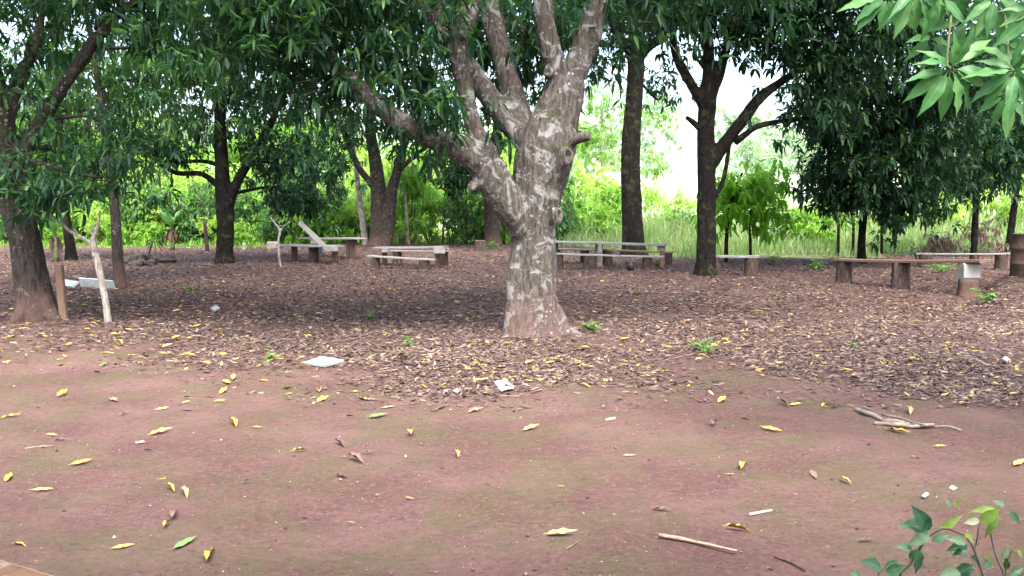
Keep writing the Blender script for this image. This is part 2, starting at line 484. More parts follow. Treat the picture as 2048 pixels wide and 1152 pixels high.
# ------------------------------------------------------------------ mesh helpers
def mesh_np(name, verts, faces_flat, loop_totals, smooth=True):
    me = bpy.data.meshes.new(name)
    verts = np.ascontiguousarray(verts, dtype=np.float32)
    faces_flat = np.ascontiguousarray(faces_flat, dtype=np.int32)
    lt = np.ascontiguousarray(loop_totals, dtype=np.int32)
    me.vertices.add(len(verts))
    me.vertices.foreach_set('co', verts.ravel())
    me.loops.add(len(faces_flat))
    me.loops.foreach_set('vertex_index', faces_flat)
    me.polygons.add(len(lt))
    ls = np.zeros(len(lt), np.int32)
    ls[1:] = np.cumsum(lt)[:-1]
    me.polygons.foreach_set('loop_start', ls)
    me.polygons.foreach_set('loop_total', lt)
    if smooth:
        me.polygons.foreach_set('use_smooth', np.ones(len(lt), bool))
    me.update(calc_edges=True)
    me.validate()
    return me


def mesh_py(name, verts, faces, smooth=False):
    me = bpy.data.meshes.new(name)
    me.from_pydata([tuple(v) for v in verts], [], faces)
    if smooth:
        me.polygons.foreach_set('use_smooth', np.ones(len(faces), bool))
    me.update()
    return me


def add(name, me, mat=None, parent=None, loc=None, rot=None):
    o = bpy.data.objects.new(name, me)
    COL.objects.link(o)
    if mat is not None and me is not None and len(me.materials) == 0:
        me.materials.append(M[mat] if isinstance(mat, str) else mat)
    if parent is not None:
        o.parent = parent
    if loc is not None:
        o.location = loc
    if rot is not None:
        o.rotation_euler = rot
    return o


def tag(o, label=None, cat=None, group=None, kind=None):
    if label:
        o['label'] = label
    if cat:
        o['category'] = cat
    if group:
        o['group'] = group
    if kind:
        o['kind'] = kind
    return o


def thing(name, loc, label, cat, group=None):
    o = add(name, None, loc=loc)
    o.empty_display_size = 0.2
    return tag(o, label, cat, group)


def catmull(pts, rad, spacing=0.5):
    """smooth polyline through pts (with radii) resampled"""
    pts = [np.array(p, float) for p in pts]
    if len(pts) == 2:
        seq = [(pts[0] * (1 - t) + pts[1] * t, rad[0] * (1 - t) + rad[1] * t) for t in np.linspace(0, 1, 4)]
        return np.array([s[0] for s in seq]), np.array([s[1] for s in seq])
    ext = [2 * pts[0] - pts[1]] + pts + [2 * pts[-1] - pts[-2]]
    er = [rad[0]] + list(rad) + [rad[-1]]
    op, orr = [], []
    for i in range(1, len(ext) - 2):
        p0, p1, p2, p3 = ext[i - 1:i + 3]
        seg = np.linalg.norm(p2 - p1)
        n = max(2, int(math.ceil(seg / max(spacing * (er[i] + er[i + 1]), 1e-3))))
        n = min(n, 14)
        for k in range(n):
            t = k / n
            op.append(0.5 * ((2 * p1) + (-p0 + p2) * t + (2 * p0 - 5 * p1 + 4 * p2 - p3) * t * t + (-p0 + 3 * p1 - 3 * p2 + p3) * t ** 3))
            orr.append(er[i] * (1 - t) + er[i + 1] * t)
    op.append(pts[-1])
    orr.append(rad[-1])
    return np.array(op), np.array(orr)


def tube_geo(pts, rad, sides=8, cap=True, wobble=0.0, seed=0, squash=None):
    """verts, faces of a swept tube with rounded ends"""
    n = len(pts)
    tang = np.gradient(pts, axis=0)
    tang /= np.linalg.norm(tang, axis=1)[:, None] + 1e-9
    up = np.array([0.0, 1.0, 0.0]) if abs(tang[0][1]) < 0.9 else np.array([1.0, 0, 0])
    u = np.cross(tang[0], up)
    u /= np.linalg.norm(u)
    verts = []
    ang = np.linspace(0, 2 * math.pi, sides, endpoint=False)
    rs = np.random.default_rng(seed)
    ph = rs.uniform(0, 6.28, 3)
    for i in range(n):
        t = tang[i]
        u = u - t * np.dot(u, t)
        u /= np.linalg.norm(u) + 1e-9
        w = np.cross(t, u)
        r = rad[i] * (1 + wobble * (np.sin(ang * 2 + ph[0] + i * 0.3) * 0.6 + np.sin(ang * 3 + ph[1] - i * 0.2) * 0.4))
        verts.append(pts[i] + np.outer(np.cos(ang) * r, u) + np.outer(np.sin(ang) * r, w))
    verts = np.concatenate(verts)
    faces = []
    for i in range(n - 1):
        a, b = i * sides, (i + 1) * sides
        for k in range(sides):
            k2 = (k + 1) % sides
            faces.append((a + k, a + k2, b + k2, b + k))
    if cap:
        faces.append(tuple(range(sides - 1, -1, -1)))
        faces.append(tuple((n - 1) * sides + k for k in range(sides)))
    return verts, faces


def join_geo(geos):
    V, F = [], []
    o = 0
    for v, f in geos:
        V.append(np.asarray(v, float))
        F += [tuple(i + o for i in q) for q in f]
        o += len(v)
    return np.concatenate(V), F


def remesh(geos, voxel, bark_amp, name, origin, smooth_it=2):
    """fuse overlapping closed tubes into one continuous skin, then roughen it like bark"""
    v, f = join_geo(geos)
    v = v - np.array(origin)
    tmp = mesh_py('tmp', v, f)
    ob = bpy.data.objects.new('tmp', tmp)
    COL.objects.link(ob)
    md = ob.modifiers.new('r', 'REMESH')
    md.mode = 'VOXEL'
    md.voxel_size = voxel
    sm = ob.modifiers.new('s', 'SMOOTH')
    sm.factor = 0.5
    sm.iterations = smooth_it
    dg = bpy.context.evaluated_depsgraph_get()
    ev = ob.evaluated_get(dg)
    me = bpy.data.meshes.new_from_object(ev)
    bpy.data.objects.remove(ob)
    bpy.data.meshes.remove(tmp)
    me.name = name
    nv = len(me.vertices)
    co = np.empty(nv * 3, np.float32)
    me.vertices.foreach_get('co', co)
    co = co.reshape(-1, 3)
    no = np.empty(nv * 3, np.float32)
    me.vertices.foreach_get('normal', no)
    no = no.reshape(-1, 3)
    d = np.empty(nv, np.float32)
    nf = mnoise.noise
    for i in range(nv):
        x, y, z = co[i]
        d[i] = nf((x * 3.2, y * 3.2, z * 1.6)) * 0.9 + nf((x * 11, y * 11, z * 3.4)) * 0.55 + abs(nf((x * 20 + 5, y * 20, z * 3.5))) * -1.0
    co = co + no * (d * bark_amp)[:, None]
    me.vertices.foreach_set('co', co.astype(np.float32).ravel())
    me.polygons.foreach_set('use_smooth', np.ones(len(me.polygons), bool))
    me.update()
    return me


# leaf blade for massed foliage: 6 points, 4 triangles; folded over its length
def leaves_mesh(name, base, dirv, side, length, width, droop):
    n = len(base)
    nrm = np.cross(side, dirv)
    L = length[:, None]
    W = width[:, None]
    D = droop[:, None] * L
    down = np.array([0, 0, -1.0])
    fold = nrm * W * 0.22
    p0 = base
    l1 = base + dirv * L * 0.33 + side * W * 0.5 + down * D * 0.08 + fold
    r1 = base + dirv * L * 0.33 - side * W * 0.5 + down * D * 0.08 + fold
    l2 = base + dirv * L * 0.70 + side * W * 0.42 + down * D * 0.45 + fold * 0.6
    r2 = base + dirv * L * 0.70 - side * W * 0.42 + down * D * 0.45 + fold * 0.6
    c1 = base + dirv * L * 0.5 + down * D * 0.22 - fold * 0.3
    p3 = base + dirv * L * 0.98 + down * D
    V = np.stack([p0, l1, r1, l2, r2, p3, c1], axis=1).reshape(-1, 3)
    off = (np.arange(n) * 7)[:, None]
    tri = np.array([0, 2, 6, 0, 6, 1, 6, 2, 4, 6, 3, 1, 6, 4, 5, 6, 5, 3])
    F = (off + tri[None, :]).reshape(-1)
    return mesh_np(name, V, F, np.full(n * 6, 3))


def unit(a):
    return a / (np.linalg.norm(a, axis=-1, keepdims=True) + 1e-9)


def foliage(blobs, leaf_len=(0.16, 0.26), aspect=0.24, rosettes=6, per=9, droop=(0.1, 0.6), clump_r=0.34, hang=0.45, rng=None):
    """leaf arrays for a crown: blobs hold clumps, clumps hold whorls of leaves at shoot tips"""
    rng = rng or RNG
    B, Dv, S, Ln, Wd, Dr = [], [], [], [], [], []
    for (c, r, n) in blobs:
        c = np.array(c, float)
        r = np.array(r, float)
        q = unit(rng.normal(size=(n, 3))) * (rng.uniform(0.05, 1, (n, 1)) ** 0.45)
        cl = c + q * r
        cs = clump_r * rng.uniform(0.6, 1.35, (n, 1, 1))
        ro = cl[:, None, :] + rng.normal(size=(n, rosettes, 3)) * cs * np.array([1, 1, 0.7])
        out = unit(unit(ro - c)* 0.7 + rng.normal(size=ro.shape) * 0.7 + np.array([0, 0, 0.1]))
        ro = ro.reshape(-1, 3)
        ax = out.reshape(-1, 3)
        m = len(ro)
        t1 = unit(np.cross(ax, rng.normal(size=(m, 3))))
        t2 = np.cross(ax, t1)
        a0 = rng.uniform(0, 6.28, (m, 1)) + np.arange(per)[None, :] * 2.4
        el = rng.uniform(-0.35, 0.75, (m, per))
        d = (np.cos(a0)[..., None] * t1[:, None, :] + np.sin(a0)[..., None] * t2[:, None, :]) * np.cos(el)[..., None] + ax[:, None, :] * np.sin(el)[..., None]
        d = unit(d + np.array([0, 0, -hang]) * rng.uniform(0.3, 1.6, (m, per, 1)))
        b = ro[:, None, :] + ax[:, None, :] * rng.uniform(-0.10, 0.02, (m, per, 1)) + d * 0.02
        d = d.reshape(-1, 3)
        b = b.reshape(-1, 3)
        k = len(b)
        s = unit(np.cross(d, np.array([0, 0, 1.0]) + rng.normal(size=(k, 3)) * 0.35))
        keep = rng.uniform(size=k) > 0.12
        ll = rng.uniform(*leaf_len, k)
        B.append(b[keep]); Dv.append(d[keep]); S.append(s[keep]); Ln.append(ll[keep])
        Wd.append((ll * aspect * rng.uniform(0.8, 1.2, k))[keep]); Dr.append(rng.uniform(*droop, k)[keep])
    return [np.concatenate(a) for a in (B, Dv, S, Ln, Wd, Dr)]


def hero_leaf(name, nseg=9, aspect=0.25, fold=0.22, curl=0.25, wave=0.05, twist=0.0, stalk=0.1, seed=0):
    """one leaf along +X, unit length, with midrib fold, wavy margin, stalk and UV"""
    rs = random.Random(seed)
    V, F, UV = [], [], []
    ph = rs.uniform(0, 6)
    for i in range(nseg + 1):
        t = i / nseg
        w = aspect * 0.5 * (math.sin(math.pi * min(1, t ** 0.78)) ** (0.7 + 0.6 * t) if 0 < t < 1 else 0.0)
        if i == 0:
            w = aspect * 0.03
        x = stalk + t * (1 - stalk)
        z = -curl * t * t
        tw = twist * t
        for s in (-1, 0, 1):
            yy = s * w
            zz = abs(s) * w * fold * 2 + (wave * w * 4 * math.sin(t * 17 + ph + s * 1.1) if s else 0)
            y2 = yy * math.cos(tw) - zz * math.sin(tw)
            z2 = yy * math.sin(tw) + zz * math.cos(tw)
            V.append((x, y2, z + z2))
            UV.append((0.5 + s * 0.5, t))
    for i in range(nseg):
        a = i * 3
        F.append((a, a + 1, a + 4, a + 3))
        F.append((a + 1, a + 2, a + 5, a + 4))
    o = len(V)
    V += [(0, 0.006, 0.0), (0, -0.006, 0.0), (0, 0, 0.010)]
    UV += [(0.5, 0)] * 3
    V += [(stalk + 0.02, 0.006, 0.0), (stalk + 0.02, -0.006, 0.0), (stalk + 0.02, 0, 0.010)]
    UV += [(0.5, 0)] * 3
    F += [(o, o + 1, o + 4, o + 3), (o + 1, o + 2, o + 5, o + 4), (o + 2, o, o + 3, o + 5)]
    me = mesh_py(name, V, F, True)
    uvl = me.uv_layers.new(name='UVMap')
    for lp in me.loops:
        uvl.data[lp.index].uv = UV[lp.vertex_index]
    return me


HERO = {}


def hero(kind, mat):
    key = (kind, mat)
    if key not in HERO:
        prm = {'a': dict(aspect=0.26, curl=0.22, fold=0.18, wave=0.09, seed=1), 'b': dict(aspect=0.25, curl=0.40, fold=0.22, wave=0.09, seed=2), 'c': dict(aspect=0.27, curl=0.12, fold=0.12, wave=0.05, twist=0.4, seed=3),
               'flat': dict(aspect=0.21, curl=-0.02, fold=0.10, wave=0.05, seed=4), 'curl': dict(aspect=0.21, curl=-0.09, fold=0.30, wave=0.08, twist=0.4, seed=5), 'roll': dict(aspect=0.21, curl=0.10, fold=0.55, wave=0.08, twist=-0.5, seed=6),
               'broad': dict(aspect=0.46, curl=0.18, fold=0.2, wave=0.05, stalk=0.06, seed=7)}[kind]
        me = hero_leaf('leaf_' + kind, **prm)
        me.materials.append(M[mat])
        HERO[key] = me
    return HERO[key]


def frame(dirv, side):
    d = Vector(dirv).normalized()
    s = Vector(side)
    s = (s - d * s.dot(d)).normalized()
    n = d.cross(s)
    return Matrix(((d.x, s.x, n.x), (d.y, s.y, n.y), (d.z, s.z, n.z)))


def place_leaf(name, kind, mat, base, dirv, side, length, parent=None, origin=(0, 0, 0)):
    o = bpy.data.objects.new(name, hero(kind, mat))
    COL.objects.link(o)
    if parent is not None:
        o.parent = parent
    o.matrix_local = Matrix.Translation(Vector(base) - Vector(origin)) @ frame(dirv, side).to_4x4() @ Matrix.Scale(length, 4)
    return o


def stem_from_px(pts, d):
    """[(px, py, width_px[, depth_offset])] at depth d -> world points and radii"""
    W, Rr = [], []
    for q in pts:
        dd = d + (q[3] if len(q) > 3 else 0)
        W.append(P(q[0], q[1], dd))
        Rr.append(q[2] * 0.5 * dd / FPX)
    return W, Rr


def build_tree(name, label, d, stems, blobs, bark='bark_grey', leaf='leaf_mango', voxel=0.035, amp=0.02, thin=(), single=0, group=None, leaf_kw=None, tie=True, cat='tree', sink=0.12):
    """a tree: wood traced stem by stem, crown in clumps of leaf whorls, boughs feeding the clumps"""
    b0 = G(stems[0][0][0], stems[0][0][1])
    origin = np.array((b0.x, b0.y, b0.z))
    shift = b0.y - d
    d = b0.y
    t = thing(name, b0, label, cat, group)
    geos, skel = [], []
    for i, s in enumerate(stems):
        w, r = stem_from_px(s, d)
        if i == 0:
            w = [Vector((w[0].x, w[0].y, w[0].z - sink))] + w
            r = [r[0] * 1.05] + r
        p, rr = catmull(w, r)
        skel.append(p)
        geos.append(tube_geo(p, rr, 14, True, 0.05, seed=i + int(d * 7)))
    me = remesh(geos, voxel, amp, name + '_trunk', origin)
    add('trunk', me, bark, t)
    for i, s in enumerate(thin):
        w, r = stem_from_px(s, d)
        p, rr = catmull(w, r, 1.2)
        v, f = tube_geo(p - origin, rr, 7, True, 0.06, i)
        add('branch', mesh_py('branch', v, f, True), bark, t)
        skel.append(p)
    sk = np.concatenate(skel)
    bl = []
    rs = np.random.default_rng(int(d * 100) + len(stems))
    for bdef in blobs:
        px, py, dd, rx, ry, rz, n = bdef
        c = P(px, py, dd + shift)
        bl.append(((c.x, c.y, c.z), (rx, ry, rz), n))
        if tie:
            cc = np.array((c.x, c.y, c.z))
            k = np.argmin(np.linalg.norm(sk - cc, axis=1) + np.maximum(0, sk[:, 2] - cc[2]) * 0.5)
            a = sk[k]
            dist = np.linalg.norm(cc - a)
            if dist > 0.4:
                mid = (a + cc) / 2 + rs.normal(size=3) * 0.12 * dist + np.array([0, 0, 0.06 * dist])
                r0 = min(0.07, 0.012 + 0.014 * dist)
                p, rr = catmull([a, mid, cc], [r0, r0 * 0.7, r0 * 0.4], 2.5)
                gs = [tube_geo(p - origin, rr, 6, False)]
                subs = []
                for _ in range(5):
                    e = cc + rs.normal(size=3) * np.array((rx, ry, rz)) * 0.6
                    st = p[rs.integers(len(p) // 2, len(p))]
                    q, qr = catmull([st, (st + e) / 2 + rs.normal(size=3) * 0.1, e], [r0 * 0.45, r0 * 0.3, 0.006], 3.5)
                    (subs if single else gs).append(tube_geo(q - origin, qr, 5, False))
                v, f = join_geo(gs)
                bo = add('branch', mesh_py('branch', v, f, True), bark, t)
                for v, f in subs:
                    add('twig', mesh_py('twig', v, f, True), bark, bo)
    if bl:
        arr = foliage(bl, **(leaf_kw or {}))
        B, Dv, S, Ln, Wd, Dr = arr
        if single:
            px, py, dep = project(B + Dv * Ln[:, None] * 0.5)
            ok = (px > -10) & (px < 2058) & (py > -10) & (py < 1152)
            score = np.where(ok, Ln / dep, -1)
            idx = np.argsort(-score)[:single]
            kinds = ('a', 'b', 'c')
            for j, i in enumerate(idx):
                place_leaf('leaf', kinds[j % 3], leaf + '_single' if leaf + '_single' in M else leaf, B[i], Dv[i], S[i], Ln[i] * 1.08, t, origin)
            keep = np.ones(len(B), bool)
            keep[idx] = False
            B, Dv, S, Ln, Wd, Dr = (a[keep] for a in (B, Dv, S, Ln, Wd, Dr))
        cm = leaves_mesh(name + '_crown', B - origin, Dv, S, Ln, Wd, Dr)
        tag(add('crown', cm, leaf, t), kind='stuff')
    return t


def plank_geo(p0, p1, width, thick, side=None, warp=0.0, segs=6, chip=0.01, seed=0):
    """a sawn board from p0 to p1 (centre of its top), slightly warped, chipped ends, bevelled section"""
    rs = random.Random(seed)
    p0, p1 = Vector(p0), Vector(p1)
    d = (p1 - p0).normalized()
    s = Vector(side) if side is not None else d.cross(Vector((0, 0, 1)))
    s = (s - d * s.dot(d)).normalized()
    n = s.cross(d)
    if n.z < 0:
        n, s = -n, -s
    b = min(thick, width) * 0.14
    prof = [(-width / 2 + b, 0), (width / 2 - b, 0), (width / 2, -b), (width / 2, -thick + b), (width / 2 - b, -thick), (-width / 2 + b, -thick), (-width / 2, -thick + b), (-width / 2, -b)]
    V, F = [], []
    L = (p1 - p0).length
    for i in range(segs + 1):
        t = i / segs
        c = p0 + d * (L * t) + n * (warp * (4 * t * (1 - t)) + rs.uniform(-1, 1) * chip * 0.4) + s * rs.uniform(-1, 1) * chip * 0.5
        for (a, z) in prof:
            e = d * rs.uniform(-1, 1) * chip if i in (0, segs) else Vector()
            V.append(c + s * a + n * z + e)
    k = len(prof)
    for i in range(segs):
        for j in range(k):
            j2 = (j + 1) % k
            F.append((i * k + j, i * k + j2, (i + 1) * k + j2, (i + 1) * k + j))
    F.append(tuple(range(k - 1, -1, -1)))
    F.append(tuple(segs * k + j for j in range(k)))
    return np.array([tuple(v) for v in V]), F


def fix_normals(me):
    import bmesh
    bm = bmesh.new()
    bm.from_mesh(me)
    bmesh.ops.recalc_face_normals(bm, faces=bm.faces)
    bm.to_mesh(me)
    bm.free()
    return me


def part_plank(name, parent, p0, p1, width, thick, mat, **kw):
    o = np.array(parent.location) if parent is not None else np.zeros(3)
    v, f = plank_geo(p0, p1, width, thick, **kw)
    me = fix_normals(mesh_py(name, v - o, f))
    return add(name, me, mat, parent)


def stump_geo(base, h, r, seed=0, lean=(0, 0), sides=16):
    rs = np.random.default_rng(seed)
    ang = np.linspace(0, 2 * math.pi, sides, endpoint=False)
    ridge = 1 + 0.07 * np.sin(ang * 3 + rs.uniform(0, 6)) + 0.05 * np.sin(ang * 5 + rs.uniform(0, 6)) + rs.normal(0, 0.025, sides)
    base = np.array(base, float)
    V, F = [], []
    zs = [-0.06, 0.0, 0.1 * h, 0.4 * h, 0.75 * h, 0.97 * h, h]
    rr = [1.18, 1.14, 1.06, 1.0, 0.97, 0.97, 0.92]
    tilt = rs.normal(0, 0.02, 2)
    for z, k in zip(zs, rr):
        x = np.cos(ang) * r * k * ridge + lean[0] * z
        y = np.sin(ang) * r * k * ridge + lean[1] * z
        zz = np.full(sides, z) + (tilt[0] * np.cos(ang) + tilt[1] * np.sin(ang)) * r * (z / h)
        V.append(np.stack([x, y, zz], 1) + base)
    n = len(zs)
    V = np.concatenate(V)
    for i in range(n - 1):
        for k in range(sides):
            k2 = (k + 1) % sides
            F.append((i * sides + k, i * sides + k2, (i + 1) * sides + k2, (i + 1) * sides + k))
    F.append(tuple(range(sides - 1, -1, -1)))
    # cut face as a fan with slight saw steps
    c = len(V)
    top = V[(n - 1) * sides:].mean(axis=0) + np.array([0, 0, 0.004])
    V = np.concatenate([V, top[None]])
    cut0 = len(F)
    for k in range(sides):
        F.append((c, (n - 1) * sides + k, (n - 1) * sides + (k + 1) % sides))
    return V, F, cut0


def part_stump(name, parent, base, h, r, seed=0, bark='stump_bark', lean=(0, 0)):
    o = np.array(parent.location) if parent is not None else np.array(base, float)
    v, f, cut0 = stump_geo(base, h, r, seed, lean)
    me = mesh_py(name, (v - o)[:-1], f[:cut0])
    me.materials.append(M[bark])
    for i, p in enumerate(me.polygons):
        p.use_smooth = i < cut0 - 1
    st = add(name, me, None, parent, loc=None if parent is not None else base)
    used = sorted({i for q in f[cut0:] for i in q})
    mp = {a: b for b, a in enumerate(used)}
    add('cut_face', mesh_py('cut_face', (v - o)[used], [tuple(mp[i] for i in q) for q in f[cut0:]]), 'stump_cut', st)
    return st


def rock_mesh(name, sx, sy, sz, seed=0, sub=(10, 7)):
    rs = np.random.default_rng(seed)
    off = rs.uniform(0, 50, 3)
    V, F = [], []
    nu, nv = sub
    for j in range(nv + 1):
        th = math.pi * j / nv
        for i in range(nu):
            ph = 2 * math.pi * i / nu
            d = Vector((math.sin(th) * math.cos(ph), math.sin(th) * math.sin(ph), math.cos(th)))
            k = 1 + 0.45 * mnoise.noise(d * 1.3 + Vector(off)) + 0.2 * mnoise.noise(d * 3.1 + Vector(off))
            V.append((d.x * sx * k, d.y * sy * k, d.z * sz * k))
    for j in range(nv):
        for i in range(nu):
            i2 = (i + 1) % nu
            F.append((j * nu + i, (j + 1) * nu + i, (j + 1) * nu + i2, j * nu + i2))
    return mesh_py(name, V, F, False)

# ------------------------------------------------------------------ ground
_g = [(-600, 508), (0, 506), (300, 505), (450, 500), (560, 492), (800, 487), (980, 488), (1110, 492), (1250, 502), (1330, 518), (1500, 516), (1650, 516), (1750, 514), (1850, 508), (2048, 505), (2600, 505)]
_gp = [G(*q) for q in _g]
GX = np.array([p.x for p in _gp])
GY = np.array([p.y for p in _gp])


def green_depth(x, y):
    return np.asarray(y) - np.interp(x, GX, GY)


def axis(segs):
    out = []
    for a, b, s in segs:
        out += list(np.arange(a, b, s))
    return np.array(out + [segs[-1][1]])


gx = axis([(-300, -60, 24), (-60, -24, 3), (-24, -10, 0.5), (-10, 10, 0.13), (10, 24, 0.5), (24, 60, 3), (60, 300, 24)])
gy = axis([(-40, -4, 4), (-4, 2, 0.5), (2, 16, 0.10), (16, 40, 0.4), (40, 90, 3), (90, 300, 15)])
XX, YY = np.meshgrid(gx, gy)
ZZ = terrain(XX, YY)
# footprints and small unevenness of trodden soil
rough = np.zeros_like(ZZ)
near = (np.abs(XX) < 10.2) & (YY < 16)
for (iy, ix) in np.argwhere(near):
    x, y = XX[iy, ix], YY[iy, ix]
    rough[iy, ix] = 0.016 * mnoise.noise((x * 1.6, y * 1.6, 0)) + 0.012 * mnoise.noise((x * 4.5, y * 4.5, 3))
ny, nx = ZZ.shape
idx = np.arange(ny * nx).reshape(ny, nx)
F = np.stack([idx[:-1, :-1], idx[:-1, 1:], idx[1:, 1:], idx[1:, :-1]], -1).reshape(-1)
gme = mesh_np('ground', np.stack([XX, YY, ZZ + rough], -1).reshape(-1, 3), F, np.full((ny - 1) * (nx - 1), 4))
la = gme.attributes.new('litter', 'FLOAT', 'POINT')
lv = 0.30 + litter_depth(XX, YY) * 0.5
la.data.foreach_set('value', np.clip(lv, 0, 1).astype(np.float32).ravel())
ga = gme.attributes.new('green', 'FLOAT', 'POINT')
ga.data.foreach_set('value', np.clip(0.5 + (green_depth(XX, YY) - 9 * smooth01((6 - XX) / 8)) * 0.25, 0, 1).astype(np.float32).ravel())
tag(add('ground', gme, 'ground'), kind='structure')


# ------------------------------------------------------------------ trees
MAIN_D = 12.2
FINER = dict(leaf_len=(0.12, 0.22), rosettes=7, clump_r=0.36)
BROADER = dict(leaf_len=(0.15, 0.27), aspect=0.33, hang=0.28, clump_r=0.4)
main_tree = build_tree(
    'mango_tree', 'big old mango tree with lichen-spotted trunk dividing into many thick limbs', MAIN_D,
    [
        [(1067, 664, 122), (1066, 640, 108), (1063, 600, 95), (1062, 540, 90), (1063, 480, 88), (1067, 430, 94), (1075, 380, 104), (1086, 330, 114), (1096, 290, 115), (1107, 250, 96), (1126, 200, 84), (1136, 160, 76)],
        [(1082, 585, 54, -0.05), (1108, 635, 52, -0.1), (1140, 668, 34, -0.2), (1180, 686, 26, -0.45), (1235, 702, 16, -0.8), (1280, 716, 10, -1.1)],
        [(1042, 590, 48, -0.05), (1028, 645, 46, -0.1), (1012, 676, 26, -0.15)],
        [(1098, 705, 84, -0.3), (1094, 668, 66, -0.22), (1091, 600, 50, -0.17), (1090, 520, 46, -0.14), (1092, 440, 46, -0.14), (1100, 380, 44, -0.2)],
        [(1022, 705, 70, -0.28), (1030, 668, 54, -0.2), (1034, 600, 42, -0.15), (1036, 520, 38, -0.13), (1040, 460, 34, -0.12)],
        [(1058, 710, 60, -0.4), (1061, 668, 44, -0.27), (1066, 590, 34, -0.2), (1068, 500, 30, -0.17), (1066, 420, 30, -0.2)],
        [(1066, 590, 50, -0.15), (1062, 650, 50, -0.22), (1056, 676, 30, -0.3)],
        [(1060, 640, 40, 0.2), (1010, 650, 22, 0.6)],
        # thick limb to the side
        [(1054, 485, 50, -0.1), (1034, 440, 62, -0.18), (1008, 396, 68, -0.26), (984, 354, 74, -0.33), (960, 318, 70, -0.38), (922, 298, 54, -0.48), (890, 288, 46, -0.55), (860, 275, 42, -0.6), (800, 243, 42, -0.8), (745, 200, 40, -0.9), (700, 155, 34, -0.9), (650, 115, 26, -0.9), (580, 70, 18, -0.9), (500, 40, 10, -0.9)],
        # crooked upright on that limb
        [(985, 352, 56, -0.36), (968, 305, 56, -0.38), (950, 262, 38, -0.4), (938, 215, 31, -0.4), (925, 160, 32, -0.4), (914, 100, 38, -0.4), (925, 55, 46, -0.4), (940, 10, 46, -0.4), (946, -60, 42, -0.4)],
        [(914, 95, 30, -0.4), (890, 70, 24, -0.2), (850, 20, 18, 0.0), (820, -60, 14, 0)],
        # limbs behind
        [(1080, 315, 70), (1045, 270, 56, 0.1), (1005, 228, 49, 0.2), (968, 180, 44, 0.3), (935, 130, 38, 0.5), (895, 70, 30, 0.8), (860, -20, 24, 1.0)],
        [(1066, 300, 64, 0.1), (1038, 230, 54, 0.3), (1018, 165, 46, 0.5), (1002, 100, 44, 0.6), (985, 40, 42, 0.7), (972, -60, 38, 0.8)],
        # pair of uprights
        [(1130, 180, 54), (1108, 120, 42, -0.1), (1094, 70, 40, -0.15), (1086, 10, 38, -0.2), (1080, -80, 34, -0.2)],
        [(1132, 180, 60), (1155, 125, 54, 0.1), (1176, 70, 50, 0.15), (1192, 10, 46, 0.2), (1212, -80, 38, 0.3)],
        # sawn stub, burls
        [(1120, 290, 34, -0.1), (1150, 278, 24, -0.2), (1180, 271, 19, -0.3)],
        [(1128, 305, 40, -0.1), (1132, 322, 34, -0.15)],
        [(1098, 420, 40, -0.05), (1106, 440, 36, -0.05)],
        [(936, 378, 18, -0.45), (962, 364, 32, -0.4)],
    ],
    [
        (700, -95, 11.2, 1.6, 1.4, 0.75, 55), (590, 60, 11.4, 0.65, 0.6, 0.55, 22), (800, 60, 12.0, 0.6, 0.6, 0.6, 22), (872, 222, 11.45, 0.30, 0.2, 0.24, 6), (800, 195, 11.4, 0.22, 0.2, 0.2, 3), (830, 165, 12.1, 0.3, 0.25, 0.3, 6), (860, 30, 11.3, 0.3, 0.4, 0.4, 8),
        (625, 185, 11.3, 0.36, 0.3, 0.26, 8), (680, 110, 11.3, 0.3, 0.3, 0.2, 5), (972, 252, 12.6, 0.2, 0.2, 0.12, 2), (530, 20, 12.6, 0.9, 0.9, 0.7, 24), (450, -60, 11.5, 1.2, 1.2, 0.7, 30),
        (1000, -370, 12, 3.2, 2.8, 1.5, 110), (1000, -700, 17, 5, 3.5, 1.5, 170), (300, -520, 17, 4, 3.2, 1.4, 110), (1750, -520, 16.5, 4, 3.2, 1.4, 110), (300, -370, 12, 3, 2.5, 1.5, 90), (1600, -330, 12.5, 3, 2.5, 1.3, 70), (1000, -560, 14.5, 4, 3, 1.6, 60), (1052, 90, 15.0, 0.8, 0.7, 1.1, 40), (950, 40, 14.6, 0.7, 0.7, 0.8, 26), (1225, 60, 14.8, 0.45, 0.5, 0.5, 10), (1262, -20, 12.6, 0.7, 0.7, 0.42, 14),  # includes unseen overhead clumps spread wide to darken the yard
        (1420, -70, 12.6, 1.0, 0.9, 0.5, 22),
    ],
    bark='bark_main', voxel=0.024, amp=0.024, single=300, leaf_kw=FINER)

# pruning scars on the trunk: raised rings of healed bark round a dark hollow
_trunk = [c for c in main_tree.children if c.name.startswith('trunk')][0]
for (px, py, w, tilt) in ((1136, 312, 30, 0.5), (1096, 142, 20, -0.3), (1118, 430, 26, 0.9)):
    dd = main_tree.location.y - (0.36 if py > 200 else 0.2)
    c = np.array(P(px, py, dd)) - np.array(main_tree.location)
    r = w * 0.5 * dd / FPX
    nrm = unit(np.array((math.sin(tilt), -math.cos(tilt), 0.1)))
    e1_ = unit(np.cross(nrm, np.array((0, 0, 1.0))))
    e2_ = np.cross(e1_, nrm)
    V, Fq = [], []
    for i in range(14):
        a = 2 * math.pi * i / 14
        rad = r * (1 + 0.12 * math.sin(3 * a + px))
        for (k, hgt) in ((1.25, -0.6), (1.1, 0.05), (0.9, 0.28), (0.62, 0.2), (0.42, -0.25), (0.02, -0.4)):
            V.append(c + (e1_ * math.cos(a) * 0.8 + e2_ * math.sin(a) * 1.15) * rad * k + nrm * r * hgt)
        for k in range(5):
            Fq.append((i * 6 + k, ((i + 1) % 14) * 6 + k, ((i + 1) % 14) * 6 + k + 1, i * 6 + k + 1))
    add('knot', mesh_py('knot', V, Fq, True), 'bark_main', _trunk)

